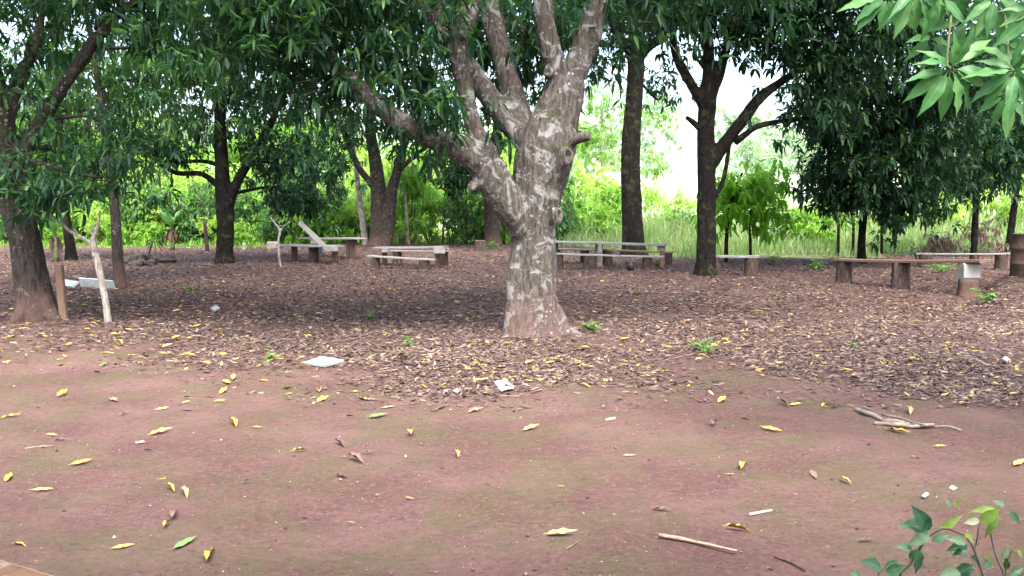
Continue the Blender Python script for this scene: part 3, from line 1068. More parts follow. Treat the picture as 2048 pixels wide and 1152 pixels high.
left_tree = build_tree(
    'mango_tree', 'stout leaning mango tree with pale patched trunk beside the wooden stake', 13.5,
    [
        [(78, 636, 92), (73, 612, 76), (67, 575, 68), (60, 540, 64), (49, 480, 60), (36, 420, 58), (24, 360, 55), (13, 300, 50), (6, 250, 48), (-4, 200, 42), (-20, 120, 36), (-40, 0, 28)],
        [(60, 600, 40, -0.1), (40, 635, 30, -0.3), (20, 650, 12, -0.4)],
        [(85, 600, 44, -0.1), (104, 632, 34, -0.2), (125, 648, 12, -0.3)],
        [(28, 345, 40), (55, 290, 32), (80, 250, 29), (120, 180, 27), (170, 110, 25), (215, 50, 22), (255, 12, 18), (330, -15, 12)],
        [(10, 245, 32), (36, 170, 26, 0.2), (64, 105, 22, 0.3), (80, 50, 18, 0.4), (95, -30, 14, 0.4)],
    ],
    [
        (105, 372, 12.6, 0.55, 0.5, 0.26, 10), (10, 345, 12.6, 0.25, 0.3, 0.18, 3), (225, 250, 12.9, 0.32, 0.35, 0.32, 7), (232, 325, 12.9, 0.26, 0.3, 0.26, 5), (-60, 130, 13, 1.0, 0.9, 0.8, 22), (150, -90, 13, 2.2, 2, 1.0, 60),
        (60, 50, 14.5, 0.9, 0.9, 0.6, 16), (330, 20, 14.5, 1.2, 1, 0.6, 26), (-400, -200, 13, 3, 2.5, 1.5, 80), (-300, -250, 15, 3, 2.6, 1.2, 70), (120, 310, 14.2, 0.6, 0.5, 0.35, 9), (330, -200, 14, 2.4, 2, 1.2, 50),
    ],
    bark='bark_grey', voxel=0.03, amp=0.02, single=300, leaf_kw=FINER)

build_tree('slender_tree', 'slender straight tree rising beside the pale cement board', 17.6,
           [[(241, 576, 32), (238, 550, 24), (235, 500, 21), (232, 450, 20), (226, 380, 20), (216, 300, 18), (205, 220, 15), (188, 120, 12), (170, 0, 9)]],
           [(200, 140, 18, 1.2, 1.1, 1.0, 26), (120, 220, 18.5, 0.8, 0.8, 0.6, 13), (330, 180, 18.5, 1.1, 1, 0.8, 20), (400, 90, 18.5, 1.0, 0.9, 0.8, 22), (150, -150, 18, 2.6, 2, 1.5, 75), (500, -250, 19, 3, 2.5, 1.5, 80), (130, 330, 18, 0.6, 0.5, 0.4, 9)],
           bark='bark_grey', voxel=0.03, amp=0.012, leaf='leaf_mid')

build_tree('mango_tree', 'forked mango tree with mossy trunk standing behind the flat leaf-strewn ground', 25.4,
           [[(450, 527, 44), (450, 505, 34), (451, 460, 32), (450, 420, 35), (446, 380, 33), (442, 300, 26), (440, 220, 22), (446, 120, 16), (450, 0, 10)],
            [(453, 410, 30), (474, 365, 20), (500, 320, 18), (530, 270, 16), (560, 200, 12), (580, 100, 8)]],
           [(330, 300, 24.5, 1.1, 1, 0.55, 22), (430, 190, 25.5, 2.0, 1.6, 1.4, 48), (290, 120, 26, 2, 1.6, 1.3, 40), (545, 300, 25, 1.0, 1, 0.7, 26), (585, 385, 28.5, 0.95, 0.8, 0.9, 30), (560, 180, 26, 1.8, 1.5, 1.3, 34), (450, 10, 25, 3, 2.5, 1.6, 50), (450, -150, 25, 5, 4, 1.6, 130), (650, 340, 25, 0.6, 0.6, 0.4, 9)],  # widest clump lies out of view, added to deepen the shade below
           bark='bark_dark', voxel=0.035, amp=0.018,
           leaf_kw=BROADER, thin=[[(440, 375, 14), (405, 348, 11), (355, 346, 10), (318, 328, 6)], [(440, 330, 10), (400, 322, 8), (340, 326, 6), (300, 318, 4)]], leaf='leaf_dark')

build_tree('mango_tree', 'twin-stemmed tree standing behind the low plank table and bench', 35.0,
           [[(756, 493, 46), (757, 470, 36), (757, 420, 31), (756, 370, 29), (750, 315, 25), (741, 265, 22), (735, 190, 16), (735, 80, 10)],
            [(768, 493, 30), (776, 450, 27), (781, 400, 24), (792, 350, 19), (805, 300, 17), (830, 220, 12), (850, 120, 8)]],
           [(700, 230, 34, 2.2, 2, 1.4, 36), (830, 255, 34, 1.9, 1.8, 1.2, 30), (900, 345, 33, 1.3, 1.2, 0.8, 24), (760, 130, 35, 3, 2.5, 2, 60), (640, 300, 34.5, 1.3, 1.2, 0.9, 20), (800, 0, 35, 4, 3, 2, 60), (750, -60, 31, 5, 4, 1.6, 110)],  # last clump, mostly above the frame, added to shade the back yard
           bark='bark_grey', voxel=0.045, amp=0.018,
           leaf_kw=BROADER, thin=[[(750, 375, 15), (716, 332, 13), (692, 275, 12), (668, 205, 8)], [(792, 350, 10), (830, 310, 8), (870, 285, 6)]], leaf='leaf_dark')
build_tree('thin_tree', 'thin pale leaning stem beside the twin-stemmed tree', 35.6,
           [[(731, 491, 13), (726, 450, 12), (721, 410, 11), (713, 345, 10), (703, 260, 8), (690, 150, 6)]],
           [(690, 120, 35.6, 1.2, 1, 1, 12)], bark='bark_pale', voxel=0.05, amp=0.006)
build_tree('mango_tree', 'trunk of a tree behind the cut log, half hidden by the big tree', 34.8,
           [[(986, 492, 40), (984, 465, 32), (982, 430, 28), (983, 390, 27), (990, 300, 23), (1000, 200, 16), (1000, 60, 10)]],
           [(945, 335, 34, 1.5, 1.4, 0.9, 26), (960, 190, 35, 2.5, 2, 2, 45), (1060, 120, 35, 2, 2, 2, 30), (1000, -60, 30, 5, 4, 1.6, 110)], bark='bark_grey', voxel=0.045, amp=0.015, leaf='leaf_dark', leaf_kw=BROADER)  # broad top clump added overhead so less sky light reaches the ground

build_tree('mango_tree', 'dark straight bowed trunk standing behind the long plank tables', 28.6,
           [[(1268, 512, 64), (1267, 490, 48), (1265, 450, 43), (1263, 390, 40), (1261, 330, 38), (1263, 270, 37), (1268, 200, 35), (1272, 140, 35), (1271, 95, 34), (1275, 30, 24), (1280, -80, 14)],
            [(1270, 120, 24), (1246, 82, 18), (1220, 40, 13), (1190, -20, 8)], [(1275, 115, 24), (1302, 90, 20), (1335, 70, 15), (1370, 20, 9)]],
           [(1270, 0, 28.5, 2.6, 2.2, 1.1, 70), (1175, 40, 28, 1.4, 1.3, 0.8, 26), (1350, -10, 28.5, 1.5, 1.3, 0.8, 30), (1260, -180, 29, 5, 4, 2, 130), (1205, 120, 29, 0.6, 0.6, 0.5, 7), (1330, 175, 31, 0.6, 0.7, 0.7, 7)],
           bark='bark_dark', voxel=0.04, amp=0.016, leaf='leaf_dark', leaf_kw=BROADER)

build_tree('mango_tree', 'open-branched mango tree with spreading limbs against the bright sky', 21.7,
           [[(1411, 550, 54), (1412, 525, 42), (1413, 450, 38), (1413, 380, 36), (1412, 310, 36), (1412, 250, 34), (1416, 200, 36), (1418, 140, 26), (1417, 80, 20), (1414, 0, 14), (1412, -80, 10)],
            [(1410, 215, 24), (1382, 168, 20), (1356, 120, 18), (1345, 80, 15), (1338, 20, 11), (1330, -60, 8)],
            [(1422, 190, 26), (1440, 140, 21), (1452, 100, 17), (1468, 50, 13), (1490, -20, 9)],
            [(1415, 335, 34), (1440, 300, 28), (1460, 273, 26), (1490, 235, 24), (1520, 195, 22), (1560, 165, 17), (1640, 110, 12), (1720, 60, 8)]],
           [(1335, 10, 21.5, 1.1, 1, 0.5, 20), (1450, 0, 21.5, 1.5, 1.2, 0.5, 32), (1580, 50, 21.5, 1.4, 1.2, 0.8, 45), (1495, 75, 21.5, 0.6, 0.6, 0.35, 10), (1385, 45, 21.5, 0.5, 0.5, 0.35, 8), (1665, 130, 21.5, 1.0, 1, 0.8, 36), (1625, 232, 21.5, 0.6, 0.5, 0.28, 12), (1450, -190, 21.7, 5, 4, 1.5, 170), (1700, 10, 21.5, 1.6, 1.4, 0.9, 40)],
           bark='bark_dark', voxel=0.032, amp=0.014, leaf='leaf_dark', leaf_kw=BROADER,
           thin=[[(1470, 285, 15), (1492, 268, 13), (1515, 253, 12), (1560, 243, 10), (1625, 236, 7)], [(1404, 262, 13), (1388, 246, 12), (1372, 234, 8)], [(1425, 400, 12), (1445, 365, 9), (1456, 310, 8), (1462, 270, 5)], [(1418, 150, 9), (1400, 125, 7), (1385, 112, 4)]])

build_tree('thin_tree', 'thin pale stem under light green foliage beside the dark bowed trunk', 43.0,
           [[(1208, 478, 13), (1209, 455, 11), (1204, 420, 10), (1207, 370, 9), (1205, 310, 8), (1203, 200, 6)]],
           [(1195, 300, 43, 1.5, 1.4, 1.8, 40), (1200, 200, 43, 1.5, 1.4, 1.4, 34), (1165, 400, 43, 0.9, 0.9, 1.0, 14), (1170, 260, 43, 1.0, 1, 1, 16), (1318, 220, 44, 1.2, 1.0, 1.3, 30), (1312, 330, 44, 0.9, 0.9, 0.9, 16), (1240, 420, 43, 0.8, 0.8, 0.7, 12)],
           bark='bark_pale', voxel=0.06, amp=0.005, leaf='leaf_bright')

build_tree('dense_tree', 'dense dark round-crowned tree behind the three-legged long bench', 25.0,
           [[(1724, 527, 24), (1723, 505, 17), (1724, 470, 15), (1729, 410, 16), (1733, 350, 14), (1740, 250, 12), (1745, 120, 9)]],
           [(1740, 325, 24, 2.0, 1.8, 1.25, 88), (1815, 400, 24, 1.1, 1.1, 0.5, 34), (1680, 385, 24, 0.7, 0.8, 0.5, 24), (1720, 210, 24, 1.7, 1.6, 1.1, 85), (1840, 260, 24, 1.6, 1.4, 1.3, 75), (1900, 110, 23, 2.2, 1.8, 1.5, 75), (1780, 60, 24, 1.6, 1.5, 1.0, 45), (1800, -160, 21, 5, 4, 1.5, 130)],  # final clump is out of view, added to keep the side yard dark
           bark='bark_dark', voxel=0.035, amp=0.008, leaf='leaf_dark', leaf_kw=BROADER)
build_tree('dense_tree', 'thin-stemmed dark tree behind the brown brush and far bench', 29.0,
           [[(1948, 511, 15), (1949, 470, 13), (1952, 400, 12), (1952, 320, 11), (1950, 200, 8)]],
           [(1950, 240, 28, 2.2, 1.8, 1.5, 80), (1895, 350, 28, 0.9, 0.9, 0.5, 26), (2030, 290, 28, 1.5, 1.3, 1.2, 50), (1990, 100, 28, 2.5, 2, 2, 60), (1960, 350, 28, 0.8, 0.8, 0.4, 16)],
           bark='bark_dark', voxel=0.04, amp=0.006, leaf='leaf_dark', leaf_kw=BROADER)
build_tree('dense_tree', 'slightly leaning thin tree at the picture edge beyond the far bench', 32.0,
           [[(2017, 503, 17), (2022, 460, 14), (2030, 400, 13), (2037, 340, 12), (2048, 240, 9)]],
           [(2060, 320, 31, 1.4, 1.3, 0.7, 30), (2060, 190, 31, 2, 1.8, 1.8, 45)], bark='bark_dark', voxel=0.045, amp=0.006, leaf='leaf_dark', leaf_kw=BROADER)
build_tree('thin_tree', 'dark tree with stained lower trunk behind the leaning mango tree', 27.0,
           [[(142, 520, 26), (140, 490, 20), (132, 440, 18), (126, 380, 17), (120, 280, 14), (110, 120, 9)]],
           [(130, 320, 27, 1.4, 1.3, 1.0, 34), (60, 190, 28, 2.0, 1.8, 1.8, 50), (210, 260, 28, 1.3, 1.2, 1.2, 28)], bark='bark_dark', voxel=0.04, amp=0.01, leaf='leaf_mid')
build_tree('cocoa_tree', 'small broad-leaved yellow-green tree beside the open-branched mango tree', 26.5,
           [[(1452, 524, 9), (1453, 480, 8), (1457, 430, 8), (1470, 380, 7), (1485, 345, 5)], [(1501, 520, 7), (1500, 470, 6), (1494, 420, 6), (1485, 380, 5)]],
           [(1490, 385, 26.5, 0.85, 0.8, 0.65, 22), (1535, 430, 26.5, 0.45, 0.5, 0.4, 8), (1455, 430, 26.5, 0.4, 0.4, 0.35, 6), (1520, 370, 26.5, 0.5, 0.5, 0.5, 10)],
           bark='bark_dark', voxel=0.03, amp=0.002, leaf='leaf_cocoa', leaf_kw=dict(leaf_len=(0.20, 0.34), aspect=0.36, rosettes=5, per=7, hang=0.6))
for k, (px, py, ty, lab) in enumerate(((1676, 512, 400, 'thin straight sapling at the near end of the long bench, first of its row'), (1706, 512, 380, 'thin sapling close beside the dense dark tree trunk'), (1763, 508, 400, 'thinnest bare sapling stem between the dense tree and a thicker sapling'), (1790, 508, 400, 'dark sapling stem behind the middle of the long bench'))):
    d = G(px, py).y
    build_tree('sapling', lab, d, [[(px, py, 7), (px + 1, (py + ty) / 2, 6), (px + 2, ty, 5), (px, ty - 30, 3)]],
               [(px - 8, ty - 10, d, 0.6, 0.6, 0.55, 9), (px + 14, ty + 30, d, 0.4, 0.4, 0.3, 4)], bark='bark_dark', voxel=0.03, amp=0.001, leaf='leaf_bright' if k != 3 else 'leaf_dark', group='saplings in a row behind the long bench', leaf_kw=dict(rosettes=5, per=7))

# white-barked bare sapling
build_tree('bare_sapling', 'white-barked leafless sapling forking above the stake', 13.1,
           [[(216, 646, 15), (211, 600, 14), (203, 560, 14), (194, 520, 13), (187, 490, 14), (188, 472, 9), (196, 450, 6), (200, 420, 4)],
            [(187, 492, 9), (170, 478, 8), (140, 462, 7), (110, 437, 6), (84, 422, 4)]], [], bark='bark_pale', voxel=0.014, amp=0.003, thin=[[(187, 480, 5), (183, 465, 4), (188, 450, 3)]])
build_tree('bare_sapling', 'small leafless forked sapling in front of the low bluish table', 24.3,
           [[(561, 534, 5), (558, 510, 5), (557, 480, 5), (560, 462, 5), (550, 447, 4), (541, 435, 3)], [(560, 462, 3.5), (570, 450, 3), (582, 443, 2)]], [], bark='bark_pale', voxel=0.02, amp=0.001)
build_tree('thin_tree', 'thin stem in the green thicket behind the low plank table', 37.0,
           [[(816, 490, 8), (814, 450, 7), (811, 400, 6), (806, 350, 5)]], [(806, 350, 37, 0.8, 0.8, 0.7, 10)], bark='bark_pale', voxel=0.04, amp=0.003, leaf='leaf_bright')


# ------------------------------------------------------------------ thicket, far trees, hillside
def proto_shrub(name, seed, leaf, h=3.0, r=1.3, n=36, ll=(0.16, 0.28), asp=0.36):
    rng = np.random.default_rng(seed)
    bl = []
    for _ in range(4):
        a = rng.uniform(0, 6.28)
        rr = rng.uniform(0.2, 0.6) * r
        bl.append(((math.cos(a) * rr, math.sin(a) * rr, h * rng.uniform(0.22, 0.75)), (r * rng.uniform(0.45, 0.7), r * rng.uniform(0.45, 0.7), h * rng.uniform(0.2, 0.34)), n // 4))
    arr = foliage(bl, ll, asp, 5, 8, (0.1, 0.5), 0.3, 0.4, rng)
    me = leaves_mesh(name, *arr)
    me.materials.append(M[leaf])
    gs = []
    for k in range(5):
        a = rng.uniform(0, 6.28)
        e = np.array((math.cos(a) * r * 0.5, math.sin(a) * r * 0.5, h * rng.uniform(0.6, 0.9)))
        p, rr = catmull([(rng.normal() * 0.1, rng.normal() * 0.1, -0.1), e * 0.5 + rng.normal(size=3) * 0.1, e], [0.03, 0.022, 0.008], 3)
        gs.append((p, rr))
    stems = []
    for p, rr in gs:
        v, f = tube_geo(p, rr, 5, False)
        sm = mesh_py('stem', v, f, True)
        sm.materials.append(M['twig'])
        stems.append(sm)
    return me, stems


SHRUBS = [proto_shrub('shrub_a', 1, 'leaf_bright', 3.0, 1.3, 40, (0.2, 0.36), 0.4), proto_shrub('shrub_b', 2, 'leaf_lime', 2.6, 1.4), proto_shrub('shrub_c', 3, 'leaf_bright', 3.4, 1.2, 40, (0.2, 0.36), 0.3), proto_shrub('shrub_d', 4, 'leaf_lime', 3.2, 1.5, 40), proto_shrub('shrub_e', 5, 'leaf_mid', 3.2, 1.3, 44, (0.18, 0.34), 0.34)]


def put_shrub(x, y, kind, scale, label, group, parts=True, name='shrub'):
    t = thing(name, (x, y, hz(x, y)), label, 'shrub', group)
    rz = random.uniform(0, 6.28)
    t.rotation_euler = (0, 0, rz)
    t.scale = (scale, scale, scale * random.uniform(0.85, 1.2))
    me, stems = SHRUBS[kind]
    tag(add('crown', me, None, t), kind='stuff')
    if parts:
        for s in stems:
            add('stem', s, None, t)
    return t


rs = random.Random(11)
for k in range(40):
    px = -120 + k * 29 + rs.uniform(-14, 14)
    d = rs.uniform(37.8, 41.5)
    x = (px - 1024) / FPX * d
    put_shrub(x, d, rs.choice((0, 4, 2, 4, 2, 3)), rs.uniform(0.62, 1.0), 'leafy green shrub in the front of the thicket behind the yard', 'shrubs at the front of the thicket')
for k in range(26):
    px = -130 + k * 45 + rs.uniform(-18, 18)
    d = rs.uniform(36.6, 38.0)
    x = (px - 1024) / FPX * d
    if green_depth(x, d) > 0:
        put_shrub(x, d, rs.choice((0, 2, 4, 3)), rs.uniform(0.3, 0.5), 'low leafy bush at the very foot of the thicket', 'low bushes at the foot of the thicket')
for k in range(30):
    px = -160 + k * 42 + rs.uniform(-20, 20)
    d = rs.uniform(45, 54)
    x = (px - 1024) / FPX * d
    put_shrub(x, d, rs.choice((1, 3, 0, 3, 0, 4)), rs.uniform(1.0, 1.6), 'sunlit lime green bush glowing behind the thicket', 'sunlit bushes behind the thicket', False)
for (px, d, k, s, lab) in ((1128, 38, 4, 0.8, 'dark leafy shrub showing right past the edge of the big trunk'), (1225, 39, 0, 0.7, 'leafy shrub close before the thin pale stem'), (1345, 40, 2, 0.55, 'low leafy shrub in the grass between the two dark trunks'), (1375, 37, 4, 0.5, 'low dark shrub in the grass next to the open-branched tree'), (1560, 34, 4, 0.5, 'low dark shrub in the grass before the round green shrub'), (1150, 41, 0, 0.9, 'bushy green shrub just past the big trunk'), (1235, 44, 2, 0.8, 'shrub behind the dark bowed trunk'), (1180, 47, 3, 1.3, 'taller pale green bush behind the thin pale stem'), (1630, 33, 0, 0.75, 'round green shrub at the edge of the tall grass beside the dense tree'), (1590, 42, 1, 0.7, 'pale bush in the tall grass'),
                           (1860, 40, 1, 1.0, 'pale green bush behind the dense dark tree'), (1930, 42, 3, 1.0, 'pale bush behind the thin-stemmed dark tree'), (2010, 43, 1, 1.1, 'pale bush behind the leaning thin tree'), (2080, 40, 3, 1.1, 'bush at the picture edge behind the leaning thin tree'), (1800, 46, 1, 0.9, 'low pale bush beyond the saplings'), (1320, 58, 1, 0.9, 'sunlit pale bush between the dark bowed trunk and the open-branched tree'), (1365, 66, 3, 0.9, 'farther sunlit bush close behind the open-branched tree'), (1300, 72, 3, 1.1, 'sunlit bush close behind the dark bowed trunk'), (1470, 60, 1, 0.85, 'sunlit bush behind the broad-leaved tree'), (1550, 68, 3, 0.9, 'rounded sunlit bush beyond the broad-leaved tree'), (1620, 62, 1, 1.3, 'sunlit bush behind the round green shrub'), (1700, 66, 3, 1.4, 'sunlit bush far behind the dense dark tree')):
    put_shrub((px - 1024) / FPX * d, d, k, s, lab, None)


def proto_tree(name, seed, leaf, h, r, n):
    rng = np.random.default_rng(seed)
    bl = []
    for _ in range(7):
        a = rng.uniform(0, 6.28)
        rr = rng.uniform(0.1, 0.65) * r
        bl.append(((math.cos(a) * rr, math.sin(a) * rr, h * rng.uniform(0.42, 0.85)), (r * 0.5, r * 0.5, h * 0.15), n // 7))
    me = leaves_mesh(name, *foliage(bl, (0.25, 0.42), 0.34, 5, 8, (0.1, 0.5), 0.5, 0.4, rng))
    me.materials.append(M[leaf])
    gs = [tube_geo(*catmull([(0, 0, -0.3), (0.1, 0, h * 0.3), (0, 0.1, h * 0.75)], [0.22, 0.17, 0.07], 1.5), 8, False)]
    for b in bl:
        c = np.array(b[0])
        gs.append(tube_geo(*catmull([(0.05, 0, h * 0.3), c * 0.5 + np.array((0, 0, h * 0.12)), c], [0.09, 0.06, 0.02], 3), 5, False))
    v, f = join_geo(gs)
    tm = mesh_py('trunk', v, f, True)
    tm.materials.append(M['bark_grey'])
    return me, tm


FAR = [proto_tree('far_a', 21, 'leaf_bright', 9, 3.2, 100), proto_tree('far_b', 22, 'leaf_lime', 8, 3.0, 90), proto_tree('far_c', 23, 'leaf_hazed', 10, 3.4, 100)]


def put_far(x, y, k, s, label, group):
    t = thing('far_tree', (x, y, hz(x, y)), label, 'tree', group)
    t.rotation_euler = (0, 0, random.uniform(0, 6.28))
    t.scale = (s, s, s)
    add('trunk', FAR[k][1], None, t)
    tag(add('crown', FAR[k][0], None, t), kind='stuff')


for k in range(22):
    px = -200 + k * 62 + rs.uniform(-25, 25)
    d = rs.uniform(58, 82)
    put_far((px - 1024) / FPX * d, d, rs.choice((0, 1, 0)), rs.uniform(0.75, 1.15), 'far tree showing bright green through the gaps of the dark canopy', 'far trees behind the thicket')
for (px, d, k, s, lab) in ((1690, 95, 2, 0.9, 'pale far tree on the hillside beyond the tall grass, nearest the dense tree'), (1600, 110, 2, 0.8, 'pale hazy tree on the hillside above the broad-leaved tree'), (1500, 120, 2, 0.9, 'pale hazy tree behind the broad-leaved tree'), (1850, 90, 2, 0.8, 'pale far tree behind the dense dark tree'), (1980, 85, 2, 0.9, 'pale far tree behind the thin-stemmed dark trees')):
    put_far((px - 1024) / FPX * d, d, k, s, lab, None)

# wooded hillside seen as one mass
rng = np.random.default_rng(5)
bl = []
for _ in range(150):
    y = rng.uniform(120, 260)
    x = rng.uniform(-0.75, 0.75) * y
    z = hz(x, y)
    r = rng.uniform(3, 6)
    bl.append(((x, y, z + r * 0.6), (r, r, r * 0.8), 7))
arr = foliage(bl, (0.9, 1.8), 0.55, 4, 6, (0.1, 0.4), 1.6, 0.3, rng)
tag(add('hillside_wood', leaves_mesh('hillside_wood', *arr), 'leaf_hazed'), 'pale wooded hillside far beyond the tall grass', 'woodland', kind='stuff')


# ------------------------------------------------------------------ tall grass, weeds
def grass_mesh(name, pts, h, w, bend, rng):
    n = len(pts)
    a = rng.uniform(0, 6.28, n)
    lean = np.stack([np.cos(a), np.sin(a), np.zeros(n)], 1)
    b = rng.uniform(0, 6.28, n)
    side = np.stack([np.cos(b), np.sin(b), np.zeros(n)], 1)
    H = h[:, None]
    W = w[:, None] * 0.5
    BD = bend[:, None] * H
    up = np.array([0, 0, 1.0])
    p0 = pts
    p1 = pts + up * H * 0.55 + lean * BD * 0.3
    p2 = pts + up * H * (1 - 0.3 * bend[:, None]) + lean * BD
    V = np.stack([p0 - side * W, p0 + side * W, p1 - side * W * 0.8, p1 + side * W * 0.8, p2], 1).reshape(-1, 3)
    off = (np.arange(n) * 5)[:, None]
    F = (off + np.array([0, 1, 3, 0, 3, 2, 2, 3, 4])[None]).reshape(-1)
    return mesh_np(name, V, F, np.full(n * 3, 3))


rng = np.random.default_rng(9)
n = 60000
y = 24 + 60 * rng.uniform(0, 1, n) ** 1.6
px = rng.uniform(1080, 2150, n)
x = (px - 1024) / FPX * y
gd = green_depth(x, y) + 1.2 * np.sin(x * 1.3) * np.cos(y * 0.9)
keep = gd > rng.uniform(0, 3.0, n)
x, y, gd = x[keep], y[keep], gd[keep]
tuft = 0.6 + 0.4 * np.sin(x * 1.9 + 1) * np.sin(y * 1.3) + 0.25 * np.sin(x * 4.1) * np.sin(y * 3.7 + 2)
h = 1.35 * rng.uniform(0.3, 1.0, len(x)) * np.clip(0.35 + gd * 0.12, 0.3, 1.35) * np.clip(tuft + 0.3, 0.35, 1.2)
pts = np.stack([x, y, terrain(x, y) - 0.02], 1)
tag(add('tall_grass', grass_mesh('tall_grass', pts, h, rng.uniform(0.012, 0.03, len(x)) * (1 + y / 60), rng.uniform(0.1, 0.9, len(x)), rng), 'grass'), 'tall pale green grass behind the benches and trees', 'grass', kind='stuff')
# grass and seedlings on the floor of the thicket
n = 9000
y = rng.uniform(34, 48, n)
px = rng.uniform(-100, 1100, n)
x = (px - 1024) / FPX * y
keep = green_depth(x, y) > rng.uniform(-1.0, 2.5, n)
x, y = x[keep], y[keep]
pts = np.stack([x, y, terrain(x, y) - 0.02], 1)
tag(add('undergrowth', grass_mesh('undergrowth', pts, rng.uniform(0.08, 0.4, len(x)) * (0.4 + 0.6 * (np.sin(x * 2.1) * np.sin(y * 1.7 + x) > 0)), rng.uniform(0.03, 0.09, len(x)), rng.uniform(0.2, 1, len(x)), rng), 'leaf_bright'), 'low green undergrowth at the foot of the thicket', 'undergrowth', kind='stuff')


def weed(px, py, r, n, label, mat='weed', ll=(0.06, 0.12), asp=0.4, hgt=0.12):
    g = G(px, py)
    t = thing('weed', g, label, 'plant')
    rg = np.random.default_rng(int(px + py))
    nst = max(3, n // 8)
    tips = []
    for k in range(nst):
        a = rg.uniform(0, 6.28)
        e = np.array((math.cos(a) * r * rg.uniform(0.3, 1), math.sin(a) * r * rg.uniform(0.3, 1), hgt * rg.uniform(0.5, 1.1)))
        p, rr = catmull([(0, 0, -0.01), e * 0.5 + np.array((0, 0, 0.02)), e], [0.004, 0.003, 0.002], 8)
        v, f = tube_geo(p, rr, 4, False)
        add('stem', mesh_py('stem', v, f, True), 'stem_green', t)
        tips.append(p)
    b = []
    for k in range(n):
        p = tips[rg.integers(nst)]
        b.append(p[rg.integers(1, len(p))])
    b = np.array(b)
    a = rg.uniform(0, 6.28, n)
    dv = unit(np.stack([np.cos(a), np.sin(a), rg.uniform(-0.1, 0.6, n)], 1))
    sd = unit(np.cross(dv, np.array([0, 0, 1.0])))
    L = rg.uniform(*ll, n)
    tag(add('leaves', leaves_mesh('leaves', b, dv, sd, L, L * asp, rg.uniform(0.1, 0.4, n)), mat, t), kind='stuff')


weed(1412, 706, 0.22, 60, 'bright green feathery weed growing in the litter beside the big tree', ll=(0.05, 0.10))
weed(1090, 652, 0.10, 22, 'dark green seedling against the foot of the big trunk', ll=(0.08, 0.14))
weed(1183, 664, 0.11, 24, 'dark green seedling in the crook of the big tree root', ll=(0.08, 0.14))
weed(745, 640, 0.14, 24, 'small green weed in the brown litter before the big tree')
weed(382, 585, 0.16, 24, 'green weed in the litter behind the yellow leaves', ll=(0.08, 0.14))
weed(535, 722, 0.10, 22, 'tiny green weed at the edge of the litter beside the pale board', ll=(0.05, 0.09))
weed(820, 694, 0.08, 14, 'tiny green seedling in the litter behind the pale board', ll=(0.05, 0.09))
weed(1700, 700, 0.08, 12, 'tiny green seedling in the litter behind the dry stick', ll=(0.05, 0.09))
weed(978, 498, 0.35, 50, 'grassy green weed at the foot of the cut log', ll=(0.15, 0.3), asp=0.2, hgt=0.3)
weed(1320, 535, 0.3, 40, 'leafy weed under the end of the plank tables', ll=(0.12, 0.2), hgt=0.2)
weed(1545, 530, 0.3, 40, 'leafy weed beyond the short bench', ll=(0.12, 0.2), hgt=0.25)
weed(1630, 540, 0.35, 50, 'low leafy weed beside the short bench and the long bench', ll=(0.12, 0.2), hgt=0.25)
weed(1880, 545, 0.4, 50, 'low green weeds under the far bench', ll=(0.12, 0.22), hgt=0.25)
weed(1975, 605, 0.2, 30, 'green weed in the ditch beside the earth terrace', ll=(0.1, 0.2), hgt=0.25)
# young banana plants in the thicket (dark withered skirts, fresh broad leaf)
for (px, py, lab) in ((345, 500, 'young banana plant with withered brown skirt in the thicket'), (112, 524, 'young banana plant behind the wooden stake')):
    g = G(px, py)
    t = thing('banana_plant', g, lab, 'plant')
    v, f = tube_geo(*catmull([(0, 0, -0.05), (0.02, 0, 0.4), (0, 0, 0.85)], [0.09, 0.07, 0.05], 1.5), 8)
    add('stem', mesh_py('stem', v, f, True), 'stem_green', t)
    for k in range(5):
        a = k * 1.3 + px + random.uniform(-0.3, 0.3)
        o = bpy.data.objects.new('dead_leaf', hero('roll', 'fall_brown'))
        COL.objects.link(o)
        o.parent = t
        dv = Vector((math.cos(a) * 0.2, math.sin(a) * 0.2, -1))
        o.matrix_local = Matrix.Translation((math.cos(a) * 0.05, math.sin(a) * 0.05, 0.78)) @ frame(dv + Vector((random.uniform(-0.3, 0.3), random.uniform(-0.3, 0.3), 0)), Vector((-math.sin(a), math.cos(a), 0))).to_4x4() @ Matrix.Scale(random.uniform(0.4, 0.75), 4)
    for k, (a, el) in enumerate(((0.6, 1.2), (2.7, 1.0), (4.6, 0.8), (3.6, 1.35))):
        o = bpy.data.objects.new('leaf', hero('broad', 'leaf_young'))
        COL.objects.link(o)
        o.parent = t
        dv = Vector((math.cos(a) * math.cos(el), math.sin(a) * math.cos(el), math.sin(el)))
        o.matrix_local = Matrix.Translation((0, 0, 0.8)) @ frame(dv, Vector((-math.sin(a), math.cos(a), 0))).to_4x4() @ Matrix.Scale(0.9, 4)


# dry brown brush
def brush(px, py, r, h, n, label):
    g = G(px, py)
    t = thing('dry_brush', g, label, 'brush')
    rg = np.random.default_rng(int(px))
    for k in range(16):
        a = rg.uniform(0, 6.28)
        e = np.array((math.cos(a) * r * rg.uniform(0.2, 1), math.sin(a) * r * rg.uniform(0.2, 1), h * rg.uniform(0.5, 1)))
        p, rr = catmull([(e[0] * 0.4, e[1] * 0.4, -0.03), e * 0.6 + rg.normal(size=3) * 0.08, e], [0.012, 0.009, 0.004], 8)
        v, f = tube_geo(p, rr, 5, False)
        add('stem', mesh_py('stem', v, f, True), 'stick', t)
    arr = foliage([((0, 0, h * 0.5), (r, r, h * 0.5), n)], (0.10, 0.22), 0.25, 5, 7, (0.2, 0.8), 0.2, 0.8, rg)
    tag(add('dead_leaves', leaves_mesh('dead_leaves', *arr), 'dry_weed', t), kind='stuff')


